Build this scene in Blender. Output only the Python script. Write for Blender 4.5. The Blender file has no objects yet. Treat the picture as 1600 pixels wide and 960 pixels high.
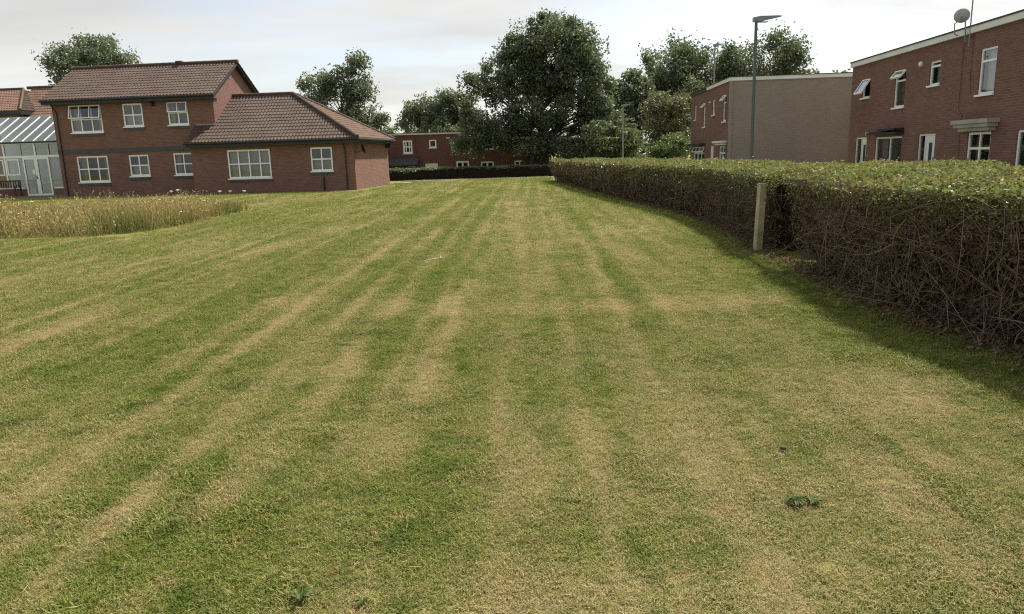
import bpy, bmesh, math, random
import numpy as np
from mathutils import Matrix, Vector
R = math.radians
scene = bpy.context.scene
col = scene.collection

# ------------------------------------------------------------------ camera
cam_d = bpy.data.cameras.new('camera')
cam = bpy.data.objects.new('camera', cam_d)
col.objects.link(cam)
cam_d.sensor_fit = 'HORIZONTAL'
cam_d.sensor_width = 36.0
cam_d.lens = 36.0 * 1150.0 / 1600.0
cam_d.clip_start = 0.05
cam_d.clip_end = 3000
cam.matrix_world = (Matrix.Translation((0, 0, 1.6)) @ Matrix.Rotation(R(90 - 11.7), 4, 'X')
                    @ Matrix.Rotation(R(-1.72), 4, 'Z'))
scene.camera = cam

# ------------------------------------------------------------------ light
SUN_EL, SUN_AZ = 50.0, 37.0          # azimuth to the right of the view direction (+Y)
sd = Vector((math.cos(R(SUN_EL)) * math.sin(R(SUN_AZ)), math.cos(R(SUN_EL)) * math.cos(R(SUN_AZ)), math.sin(R(SUN_EL))))
sun_d = bpy.data.lights.new('sun', 'SUN')
sun_d.energy = 4.9
sun_d.angle = R(1.6)
sun_d.color = (1.0, 0.93, 0.82)
sun = bpy.data.objects.new('sun', sun_d)
sun.rotation_euler = (-sd).to_track_quat('-Z', 'Y').to_euler()
sun.location = (20, 20, 40)
col.objects.link(sun)

world = bpy.data.worlds.new('World')
scene.world = world
world.use_nodes = True
wn = world.node_tree
wn.nodes.clear()
def wnode(t, **k):
    n = wn.nodes.new(t)
    for a, b in k.items():
        setattr(n, a, b)
    return n
sky = wnode('ShaderNodeTexSky', sky_type='NISHITA', sun_disc=False, sun_elevation=R(SUN_EL), sun_rotation=R(SUN_AZ),
            air_density=1.0, dust_density=1.6, ozone_density=1.0)
tc = wnode('ShaderNodeTexCoord')
sep = wnode('ShaderNodeSeparateXYZ')
wn.links.new(tc.outputs['Generated'], sep.inputs[0])
zmax = wnode('ShaderNodeMath', operation='MAXIMUM'); zmax.inputs[1].default_value = 0.0
wn.links.new(sep.outputs['Z'], zmax.inputs[0])
zad = wnode('ShaderNodeMath', operation='ADD'); zad.inputs[1].default_value = 0.16
wn.links.new(zmax.outputs[0], zad.inputs[0])
dx = wnode('ShaderNodeMath', operation='DIVIDE'); dy = wnode('ShaderNodeMath', operation='DIVIDE')
wn.links.new(sep.outputs['X'], dx.inputs[0]); wn.links.new(zad.outputs[0], dx.inputs[1])
wn.links.new(sep.outputs['Y'], dy.inputs[0]); wn.links.new(zad.outputs[0], dy.inputs[1])
cmb = wnode('ShaderNodeCombineXYZ')
wn.links.new(dx.outputs[0], cmb.inputs[0]); wn.links.new(dy.outputs[0], cmb.inputs[1])
mp = wnode('ShaderNodeMapping'); mp.inputs['Scale'].default_value = (0.75, 1.15, 1); mp.inputs['Rotation'].default_value = (0, 0, R(-24))
mp.inputs['Location'].default_value = (3.1, 0.4, 0)
wn.links.new(cmb.outputs[0], mp.inputs[0])
nz = wnode('ShaderNodeTexNoise'); nz.inputs['Scale'].default_value = 1.1; nz.inputs['Detail'].default_value = 6; nz.inputs['Roughness'].default_value = 0.52
nz.inputs['Distortion'].default_value = 0.35
wn.links.new(mp.outputs[0], nz.inputs['Vector'])
cr = wnode('ShaderNodeValToRGB')
cr.color_ramp.elements[0].position = 0.38; cr.color_ramp.elements[0].color = (0.46, 0.46, 0.46, 1)
cr.color_ramp.elements[1].position = 0.58; cr.color_ramp.elements[1].color = (0.96, 0.96, 0.96, 1)
wn.links.new(nz.outputs['Fac'], cr.inputs[0])
mx = wnode('ShaderNodeMix', data_type='RGBA')
wn.links.new(cr.outputs['Color'], mx.inputs['Factor'])
wn.links.new(sky.outputs['Color'], mx.inputs['A'])
bw = wnode('ShaderNodeRGBToBW'); wn.links.new(sky.outputs['Color'], bw.inputs[0])
cg = wnode('ShaderNodeMath', operation='MULTIPLY_ADD'); cg.inputs[1].default_value = 0.26; cg.inputs[2].default_value = 3.2
wn.links.new(bw.outputs[0], cg.inputs[0])
ct = wnode('ShaderNodeVectorMath', operation='SCALE'); ct.inputs[0].default_value = (1.03, 1.02, 0.99)
nz2 = wnode('ShaderNodeTexNoise'); nz2.inputs['Scale'].default_value = 0.9; nz2.inputs['Detail'].default_value = 5; nz2.inputs['Roughness'].default_value = 0.5
mp2 = wnode('ShaderNodeMapping'); mp2.inputs['Location'].default_value = (7.3, 2.2, 0); mp2.inputs['Rotation'].default_value = (0, 0, R(-24)); mp2.inputs['Scale'].default_value = (0.6, 1.5, 1)
wn.links.new(cmb.outputs[0], mp2.inputs[0]); wn.links.new(mp2.outputs[0], nz2.inputs['Vector'])
mr = wnode('ShaderNodeMapRange'); mr.inputs['From Min'].default_value = 0.32; mr.inputs['From Max'].default_value = 0.68; mr.inputs['To Min'].default_value = 0.84; mr.inputs['To Max'].default_value = 1.12
wn.links.new(nz2.outputs['Fac'], mr.inputs['Value'])
cm2 = wnode('ShaderNodeMath', operation='MULTIPLY'); wn.links.new(cg.outputs[0], cm2.inputs[0]); wn.links.new(mr.outputs[0], cm2.inputs[1])
wn.links.new(cm2.outputs[0], ct.inputs['Scale'])
wn.links.new(ct.outputs[0], mx.inputs['B'])                # thin cloud sheet scattering the light of the sky
bg = wnode('ShaderNodeBackground'); bg.inputs['Strength'].default_value = 0.104
wn.links.new(mx.outputs['Result'], bg.inputs['Color'])
wo = wnode('ShaderNodeOutputWorld')
wn.links.new(bg.outputs[0], wo.inputs[0])

vs = scene.view_settings
vs.view_transform = 'Standard'; vs.look = 'None'; vs.gamma = 1.0; vs.exposure = 0.80
vs.use_curve_mapping = False
cy = scene.cycles
cy.use_denoising = False
cy.pixel_filter_type = 'BLACKMAN_HARRIS'; cy.filter_width = 1.15
cy.sample_clamp_indirect = 6.0
cy.max_bounces = 6; cy.diffuse_bounces = 3; cy.glossy_bounces = 3; cy.transmission_bounces = 4; cy.transparent_max_bounces = 12
cy.caustics_reflective = False; cy.caustics_refractive = False

# ------------------------------------------------------------------ material helpers
class NT:
    def __init__(s, name):
        s.m = bpy.data.materials.new(name); s.m.use_nodes = True
        s.t = s.m.node_tree; s.t.nodes.clear()
        s.out = s.n('ShaderNodeOutputMaterial')
    def n(s, t, ins=None, **k):
        nd = s.t.nodes.new(t)
        for a, b in k.items():
            setattr(nd, a, b)
        for a, b in (ins or {}).items():
            s.set(nd, a, b)
        return nd
    def set(s, nd, a, b):
        if isinstance(b, bpy.types.NodeSocket):
            s.t.links.new(b, nd.inputs[a])
        else:
            nd.inputs[a].default_value = b
    def math(s, op, a, b=0.0, clamp=False):
        nd = s.n('ShaderNodeMath', operation=op); nd.use_clamp = clamp
        s.set(nd, 0, a); s.set(nd, 1, b)
        return nd.outputs[0]
    def mix(s, f, a, b):
        nd = s.n('ShaderNodeMix', data_type='RGBA')
        s.set(nd, 'Factor', f); s.set(nd, 'A', a); s.set(nd, 'B', b)
        return nd.outputs['Result']
    def noise(s, vec, scale, detail=3.0, rough=0.55):
        nd = s.n('ShaderNodeTexNoise', {'Scale': scale, 'Detail': detail, 'Roughness': rough})
        if vec is not None:
            s.set(nd, 'Vector', vec)
        return nd.outputs['Fac']
    def ramp(s, f, p0, p1, c0=(0, 0, 0, 1), c1=(1, 1, 1, 1)):
        nd = s.n('ShaderNodeValToRGB'); e = nd.color_ramp.elements
        e[0].position = p0; e[0].color = c0; e[1].position = p1; e[1].color = c1
        s.set(nd, 0, f)
        return nd.outputs['Color']
    def finish(s, sh):
        s.t.links.new(sh, s.out.inputs[0])
        return s.m
def c4(c):
    return (c[0], c[1], c[2], 1.0)
def principled(nt, color, rough=0.6, spec=0.5, normal=None, metal=0.0):
    p = nt.n('ShaderNodeBsdfPrincipled', {'Base Color': color, 'Roughness': rough, 'Specular IOR Level': spec, 'Metallic': metal})
    if normal is not None:
        nt.set(p, 'Normal', normal)
    return p.outputs[0]
def mat_plain(name, c, rough=0.6, spec=0.4, var=0.25, scale=3.0, bump=0.0, metal=0.0):
    nt = NT(name)
    o = nt.n('ShaderNodeTexCoord').outputs['Object']
    f = nt.noise(o, scale, 5, 0.6)
    dark = tuple(x * (1 - var) for x in c); lite = tuple(min(1, x * (1 + var)) for x in c)
    colr = nt.mix(nt.ramp(f, 0.3, 0.7), c4(dark), c4(lite))
    nrm = None
    if bump:
        b = nt.n('ShaderNodeBump', {'Strength': bump, 'Distance': 0.02, 'Height': nt.noise(o, scale * 12, 4)})
        nrm = b.outputs[0]
    return nt.finish(principled(nt, colr, rough, spec, nrm, metal))
def mat_brick(name, c1, c2, mortar, bw=0.225, bh=0.075, stain=0.3, streak=False, bump=0.5, lime=0.45):
    nt = NT(name)
    o = nt.n('ShaderNodeTexCoord').outputs['Object']
    sp = nt.n('ShaderNodeSeparateXYZ', {0: o})
    h = nt.math('ADD', sp.outputs[0], sp.outputs[1])
    v = nt.n('ShaderNodeCombineXYZ', {0: h, 1: sp.outputs[2]}).outputs[0]
    b = nt.n('ShaderNodeTexBrick', {'Vector': v, 'Color1': c4(c1), 'Color2': c4(c2), 'Mortar': c4(mortar), 'Scale': 1.0,
             'Mortar Size': 0.008, 'Mortar Smooth': 0.2, 'Bias': 0.0, 'Brick Width': bw, 'Row Height': bh})
    big = nt.noise(o, 0.55, 5, 0.6)
    colr = nt.mix(nt.math('MULTIPLY', nt.ramp(big, 0.35, 0.7), stain), b.outputs['Color'], c4(tuple(x * 0.55 for x in c1)))
    v2 = nt.n('ShaderNodeMapping', {'Vector': v, 'Scale': (7.0, 0.6, 1)}).outputs[0] if streak else nt.n('ShaderNodeMapping', {'Vector': v, 'Scale': (2.0, 6.0, 1)}).outputs[0]
    st = nt.noise(v2, 1.0, 4, 0.6)
    colr = nt.mix(nt.math('MULTIPLY', nt.ramp(st, 0.45, 0.75), lime), colr, c4(tuple(min(1, x * 1.5 + 0.02) for x in c2)))
    bp = nt.n('ShaderNodeBump', {'Strength': bump, 'Distance': 0.01, 'Height': nt.math('SUBTRACT', 1.0, b.outputs['Fac'])})
    return nt.finish(principled(nt, colr, 0.85, 0.25, bp.outputs[0]))
def mat_tile(name, c1, c2, moss=(0.12, 0.11, 0.07)):
    nt = NT(name)
    o = nt.n('ShaderNodeTexCoord').outputs['Object']
    sp = nt.n('ShaderNodeSeparateXYZ', {0: o})
    v = nt.n('ShaderNodeCombineXYZ', {0: nt.math('FLOOR', nt.math('MULTIPLY', nt.math('ADD', sp.outputs[0], 0.0), 1 / 0.19)),
                                      1: nt.math('FLOOR', nt.math('MULTIPLY', sp.outputs[2], 1 / 0.17)),
                                      2: nt.math('FLOOR', nt.math('MULTIPLY', sp.outputs[1], 1 / 0.27))}).outputs[0]
    w = nt.n('ShaderNodeTexWhiteNoise', {'Vector': v}).outputs['Value']
    colr = nt.mix(w, c4(c1), c4(c2))
    colr = nt.mix(nt.math('MULTIPLY', nt.ramp(nt.noise(o, 0.9, 6, 0.65), 0.45, 0.7), 0.5), colr, c4(moss))
    colr = nt.mix(nt.math('MULTIPLY', nt.ramp(nt.noise(o, 14, 3), 0.5, 0.75), 0.35), colr, c4(tuple(x * 1.7 for x in c2)))
    return nt.finish(principled(nt, colr, 0.8, 0.3))
def mat_glass(name, tint=(0.82, 0.87, 0.87), refl=1.0):
    nt = NT(name)
    fr = nt.n('ShaderNodeFresnel', {'IOR': 1.5}).outputs[0]
    o = nt.n('ShaderNodeTexCoord').outputs['Object']
    bp = nt.n('ShaderNodeBump', {'Strength': 0.05, 'Distance': 0.05, 'Height': nt.noise(o, 1.5, 1)}).outputs[0]
    t = nt.n('ShaderNodeBsdfTransparent', {'Color': c4(tint)})
    g = nt.n('ShaderNodeBsdfGlossy', {'Color': (0.95, 0.97, 1, 1), 'Roughness': 0.02, 'Normal': bp})
    f = nt.math('MULTIPLY_ADD', fr, 1.6 * refl)
    f.node.inputs[2].default_value = 0.03
    m = nt.n('ShaderNodeMixShader', {0: nt.math('MINIMUM', f, 1.0), 1: t.outputs[0], 2: g.outputs[0]})
    return nt.finish(m.outputs[0])
def mat_leaf(name, c1, c2, c3, trans=0.4, rough=0.5, gloss=0.06, noise_scale=0.35):
    """leaf colour varies from leaf to leaf (attribute rnd)"""
    nt = NT(name)
    a = nt.n('ShaderNodeAttribute', attribute_name='rnd').outputs['Fac']
    pos = nt.n('ShaderNodeNewGeometry').outputs['Position']
    colr = nt.mix(a, c4(c1), c4(c2))
    colr = nt.mix(nt.math('MULTIPLY', nt.ramp(nt.noise(pos, noise_scale, 3), 0.45, 0.7), 0.7), colr, c4(c3))
    d = nt.n('ShaderNodeBsdfDiffuse', {'Color': colr})
    t = nt.n('ShaderNodeBsdfTranslucent', {'Color': nt.mix(0.2, colr, (0.13, 0.18, 0.03, 1))})
    m = nt.n('ShaderNodeMixShader', {0: trans, 1: d.outputs[0], 2: t.outputs[0]})
    g = nt.n('ShaderNodeBsdfGlossy', {'Color': (1, 1, 1, 1), 'Roughness': rough})
    m2 = nt.n('ShaderNodeMixShader', {0: gloss, 1: m.outputs[0], 2: g.outputs[0]})
    return nt.finish(m2.outputs[0])

M = {}
M['brick_left'] = mat_brick('red_brown_brick', (0.235, 0.112, 0.083), (0.15, 0.077, 0.064), (0.23, 0.175, 0.145))
M['brick_terrace'] = mat_brick('dark_red_brick', (0.225, 0.105, 0.079), (0.14, 0.073, 0.06), (0.25, 0.19, 0.155), stain=0.5, bump=0.8)
M['brick_grey'] = mat_brick('grey_brown_brick', (0.30, 0.25, 0.212), (0.278, 0.232, 0.198), (0.245, 0.205, 0.178), stain=0.25, bump=0.3, lime=0.2)
M['brick_far'] = mat_brick('plum_red_brick', (0.17, 0.075, 0.068), (0.14, 0.065, 0.06), (0.16, 0.1, 0.09), stain=0.2)
M['band'] = mat_plain('blue_grey_brick', (0.075, 0.072, 0.078), 0.7, 0.4, 0.2, 4, 0.2)
M['tile'] = mat_tile('brown_pantile', (0.105, 0.064, 0.050), (0.068, 0.046, 0.039))
M['tile_red_sunlit'] = mat_tile('sunlit_orange_pantile', (0.20, 0.105, 0.073), (0.125, 0.072, 0.056))  # orange tile, brightened to carry the sun on lit slopes
M['tile_grey'] = mat_plain('grey_roof_tile', (0.06, 0.06, 0.065), 0.7, 0.3, 0.2, 4)
M['white'] = mat_plain('white_upvc', (0.90, 0.90, 0.885), 0.35, 0.5, 0.05, 2)
M['fascia'] = mat_plain('white_fascia', (0.72, 0.72, 0.70), 0.5, 0.4, 0.12, 1.2)
M['dark'] = mat_plain('dark_painted_board', (0.022, 0.026, 0.032), 0.5, 0.4, 0.2, 2)
M['black'] = mat_plain('black_plastic', (0.014, 0.014, 0.016), 0.4, 0.5, 0.2, 3)
M['coping'] = mat_plain('roof_felt', (0.07, 0.068, 0.066), 0.8, 0.2, 0.25, 3)
M['concrete'] = mat_plain('pale_concrete', (0.36, 0.34, 0.31), 0.85, 0.2, 0.18, 2, 0.3)
M['paving'] = mat_plain('grey_paving', (0.22, 0.21, 0.19), 0.9, 0.2, 0.2, 2, 0.3)
M['asphalt'] = mat_plain('asphalt', (0.055, 0.055, 0.056), 0.9, 0.2, 0.2, 5, 0.3)
M['glass'] = mat_glass('window_glass')
M['roof_glass'] = mat_glass('roof_glass', (0.72, 0.78, 0.78), 1.0)
M['curtain'] = mat_plain('net_curtain', (0.46, 0.44, 0.40), 0.9, 0.1, 0.1, 6)
M['drape'] = mat_plain('drape', (0.36, 0.27, 0.22), 0.9, 0.1, 0.2, 5)
M['blind'] = mat_plain('pale_blind', (0.66, 0.68, 0.66), 0.8, 0.1, 0.06, 3)
M['lead'] = mat_plain('lead_flashing', (0.26, 0.28, 0.31), 0.5, 0.4, 0.2, 4)
M['green_paint'] = mat_plain('green_painted_steel', (0.085, 0.11, 0.088), 0.5, 0.5, 0.15, 2)
M['grey_metal'] = mat_plain('grey_metal', (0.21, 0.22, 0.23), 0.4, 0.5, 0.15, 4)
M['dish'] = mat_plain('grey_dish', (0.40, 0.41, 0.41), 0.5, 0.4, 0.12, 4)
M['timber'] = mat_plain('weathered_timber', (0.42, 0.35, 0.23), 0.85, 0.2, 0.3, 5, 0.4)
M['bench_wood'] = mat_plain('dark_bench_wood', (0.06, 0.04, 0.028), 0.7, 0.3, 0.3, 6)
M['bark'] = mat_plain('bark', (0.085, 0.065, 0.05), 0.9, 0.15, 0.35, 4, 0.6)
M['interior'] = mat_plain('shaded_interior', (0.14, 0.12, 0.11), 0.9, 0.1, 0.1, 2)  # darkened so that the colour carries the shade of unlit rooms
M['door_white'] = mat_plain('white_door', (0.72, 0.72, 0.70), 0.4, 0.5, 0.06, 2)
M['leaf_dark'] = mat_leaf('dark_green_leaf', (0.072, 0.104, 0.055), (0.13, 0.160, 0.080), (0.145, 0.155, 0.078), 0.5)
M['leaf_mid'] = mat_leaf('mid_green_leaf', (0.075, 0.105, 0.042), (0.125, 0.150, 0.060), (0.13, 0.14, 0.06), 0.5)
M['leaf_brown'] = mat_leaf('olive_brown_leaf', (0.09, 0.09, 0.04), (0.135, 0.12, 0.055), (0.10, 0.11, 0.045), 0.5)
M['leaf_bright'] = mat_leaf('bright_green_leaf', (0.085, 0.13, 0.03), (0.12, 0.17, 0.04), (0.13, 0.15, 0.045))
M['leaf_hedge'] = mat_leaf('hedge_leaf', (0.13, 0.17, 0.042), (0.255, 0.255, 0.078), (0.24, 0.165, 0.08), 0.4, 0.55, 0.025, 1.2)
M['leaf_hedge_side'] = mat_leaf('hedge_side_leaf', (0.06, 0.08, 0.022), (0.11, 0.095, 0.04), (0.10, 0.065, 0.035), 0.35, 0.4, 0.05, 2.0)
M['twig'] = mat_leaf('hedge_twig', (0.06, 0.038, 0.026), (0.26, 0.185, 0.13), (0.12, 0.068, 0.045), 0.0, 0.7, 0.02, 2.0)
M['dead_leaf'] = mat_leaf('dead_leaf', (0.12, 0.07, 0.04), (0.22, 0.15, 0.09), (0.09, 0.06, 0.04), 0.1, 0.7, 0.02, 3.0)
M['core'] = mat_plain('shaded_branchwork', (0.025, 0.019, 0.015), 0.95, 0.05, 0.4, 8, 0.8)  # near-black: the shade deep inside the hedge is put into this colour
M['dry_stem'] = mat_leaf('dry_meadow_stem', (0.33, 0.25, 0.095), (0.48, 0.38, 0.17), (0.34, 0.23, 0.10), 0.35, 0.7, 0.02, 0.9)
M['green_stem'] = mat_leaf('green_meadow_stem', (0.10, 0.13, 0.03), (0.17, 0.19, 0.05), (0.18, 0.16, 0.06), 0.35, 0.6, 0.03, 0.9)
M['seed'] = mat_leaf('meadow_seed_head', (0.32, 0.23, 0.10), (0.48, 0.38, 0.18), (0.35, 0.25, 0.12), 0.2, 0.8, 0.01, 0.8)
M['weed'] = mat_leaf('weed_leaf', (0.075, 0.12, 0.018), (0.1, 0.16, 0.03), (0.11, 0.15, 0.03), 0.4, 0.6, 0.02, 3.0)
M['petal'] = mat_plain('white_petal', (0.70, 0.69, 0.60), 0.8, 0.1, 0.1, 20)
M['thistle'] = mat_plain('mauve_flower', (0.30, 0.22, 0.30), 0.8, 0.1, 0.2, 20)

# ------------------------------------------------------------------ mesh helpers
class MB:
    def __init__(s):
        s.v = []; s.f = []
    def quad(s, a, b, c, d):
        i = len(s.v); s.v += [tuple(a), tuple(b), tuple(c), tuple(d)]; s.f.append((i, i + 1, i + 2, i + 3)); return s
    def poly(s, pts):
        i = len(s.v); s.v += [tuple(p) for p in pts]; s.f.append(tuple(range(i, i + len(pts)))); return s
    def box(s, x0, x1, y0, y1, z0, z1, mat=None):
        if x0 > x1: x0, x1 = x1, x0
        if y0 > y1: y0, y1 = y1, y0
        if z0 > z1: z0, z1 = z1, z0
        P = [(x0, y0, z0), (x1, y0, z0), (x1, y1, z0), (x0, y1, z0), (x0, y0, z1), (x1, y0, z1), (x1, y1, z1), (x0, y1, z1)]
        if mat is not None:
            P = [tuple(mat @ Vector(p)) for p in P]
        i = len(s.v); s.v += P
        s.f += [tuple(i + k for k in q) for q in ((0, 3, 2, 1), (4, 5, 6, 7), (0, 1, 5, 4), (1, 2, 6, 5), (2, 3, 7, 6), (3, 0, 4, 7))]
        return s
    def tube(s, pts, rad, n=8, cap=True):
        pts = [Vector(p) for p in pts]
        if not hasattr(rad, '__len__'):
            rad = [rad] * len(pts)
        base = len(s.v); prev = None
        for k, p in enumerate(pts):
            d = (pts[min(k + 1, len(pts) - 1)] - pts[max(k - 1, 0)]).normalized()
            up = Vector((0, 0, 1)) if abs(d.z) < 0.95 else Vector((1, 0, 0))
            if prev is not None:
                a = (prev - d * prev.dot(d))
                a = a.normalized() if a.length > 1e-4 else d.cross(up).normalized()
            else:
                a = d.cross(up).normalized()
            prev = a; b = d.cross(a)
            for j in range(n):
                t = 2 * math.pi * j / n
                s.v.append(tuple(p + (a * math.cos(t) + b * math.sin(t)) * rad[k]))
        for k in range(len(pts) - 1):
            for j in range(n):
                a0 = base + k * n + j; a1 = base + k * n + (j + 1) % n
                s.f.append((a0, a1, a1 + n, a0 + n))
        if cap:
            s.f.append(tuple(base + j for j in range(n))[::-1]); s.f.append(tuple(base + (len(pts) - 1) * n + j for j in range(n)))
        return s
    def lathe(s, prof, n=16, mat=None):
        base = len(s.v)
        for (r, z) in prof:
            for j in range(n):
                t = 2 * math.pi * j / n
                p = Vector((r * math.cos(t), r * math.sin(t), z))
                s.v.append(tuple(mat @ p if mat is not None else p))
        for k in range(len(prof) - 1):
            for j in range(n):
                a0 = base + k * n + j; a1 = base + k * n + (j + 1) % n
                s.f.append((a0, a1, a1 + n, a0 + n))
        s.f.append(tuple(base + j for j in range(n))[::-1]); s.f.append(tuple(base + (len(prof) - 1) * n + j for j in range(n)))
        return s
    def build(s, name, mat, parent=None, smooth=False, bevel=0.0):
        me = bpy.data.meshes.new(name)
        me.from_pydata(s.v, [], s.f); me.update()
        if smooth:
            me.polygons.foreach_set('use_smooth', [True] * len(me.polygons))
        me.materials.append(M[mat])
        o = bpy.data.objects.new(name, me); col.objects.link(o)
        if parent is not None:
            o.parent = parent
        if bevel:
            b = o.modifiers.new('bevel', 'BEVEL'); b.width = bevel; b.segments = 2; b.limit_method = 'ANGLE'
        return o
def tag(o, label=None, cat=None, group=None, kind=None):
    if label: o['label'] = label
    if cat: o['category'] = cat
    if group: o['group'] = group
    if kind: o['kind'] = kind
    return o
def empty(name, loc, rz=0.0):
    o = bpy.data.objects.new(name, None); o.location = loc; o.rotation_euler = (0, 0, rz); o.empty_display_size = 0.3
    col.objects.link(o); return o
def np_mesh(name, mat, verts, faces_n, parent=None, rnd=None, kind=None, idx=None):
    """verts (N,k,3): N separate polygons with k corners; rnd (N,) per-polygon value"""
    verts = np.asarray(verts, dtype=np.float32)
    N, k = verts.shape[0], verts.shape[1]
    me = bpy.data.meshes.new(name)
    me.vertices.add(N * k); me.vertices.foreach_set('co', verts.reshape(-1))
    me.loops.add(N * k); me.loops.foreach_set('vertex_index', np.arange(N * k, dtype=np.int32))
    me.polygons.add(N); me.polygons.foreach_set('loop_start', np.arange(0, N * k, k, dtype=np.int32))
    me.update(calc_edges=True)
    if rnd is not None:
        at = me.attributes.new('rnd', 'FLOAT', 'FACE'); at.data.foreach_set('value', np.asarray(rnd, dtype=np.float32))
    me.materials.append(M[mat])
    o = bpy.data.objects.new(name, me); col.objects.link(o)
    if parent is not None: o.parent = parent
    if kind: o['kind'] = kind
    return o
def unit(a):
    return a / np.maximum(np.linalg.norm(a, axis=-1, keepdims=True), 1e-6)
def leaf_quads(rng, P, size, upbias=0.3, aspect=0.55, axis=None):
    """diamond leaves at P (N,3)"""
    N = len(P)
    nrm = unit(rng.normal(size=(N, 3)) + np.array([0, 0, upbias]))
    a = rng.normal(size=(N, 3)) if axis is None else axis + rng.normal(size=(N, 3)) * 0.35
    a = unit(a - nrm * np.sum(a * nrm, axis=1, keepdims=True))
    b = np.cross(nrm, a)
    L = (size * rng.uniform(0.6, 1.3, N))[:, None]
    V = np.stack([P - a * L * 0.5, P + b * L * 0.5 * aspect - nrm * L * 0.06, P + a * L * 0.55, P - b * L * 0.5 * aspect - nrm * L * 0.06], axis=1)
    return V
def ribbon_tubes(P, rad):
    """P (N,K,3) polylines -> 3-sided tapered tubes as quads (N*(K-1)*3,4,3)"""
    N, K, _ = P.shape
    d = unit(P[:, -1] - P[:, 0])
    ref = np.where(np.abs(d[:, 2:3]) < 0.9, np.array([[0, 0, 1.0]]), np.array([[1.0, 0, 0]]))
    a = unit(np.cross(d, ref)); b = np.cross(d, a)
    rings = []
    for k in range(K):
        r = (rad * (1 - 0.65 * k / (K - 1)))[:, None]
        rings.append([P[:, k] + (a * math.cos(t) + b * math.sin(t)) * r for t in (0, 2.094, 4.189)])
    Q = []
    for k in range(K - 1):
        for j in range(3):
            Q.append(np.stack([rings[k][j], rings[k][(j + 1) % 3], rings[k + 1][(j + 1) % 3], rings[k + 1][j]], axis=1))
    return np.concatenate(Q, axis=0), (K - 1) * 3

# value noise in numpy
class VN:
    def __init__(s, seed):
        s.t = np.random.default_rng(seed).random((256, 256))
    def __call__(s, x, y):
        xi = np.floor(x).astype(int); yi = np.floor(y).astype(int); fx = x - xi; fy = y - yi
        fx = fx * fx * (3 - 2 * fx); fy = fy * fy * (3 - 2 * fy)
        g = lambda i, j: s.t[(yi + j) % 256, (xi + i) % 256]
        return (g(0, 0) * (1 - fx) + g(1, 0) * fx) * (1 - fy) + (g(0, 1) * (1 - fx) + g(1, 1) * fx) * fy
    def fbm(s, x, y, o=4):
        v = 0; a = 0.5; n = 0
        for k in range(o):
            v = v + a * s(x * 2 ** k + 17.3 * k, y * 2 ** k + 5.1 * k); n += a; a *= 0.55
        return v / n

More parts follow.
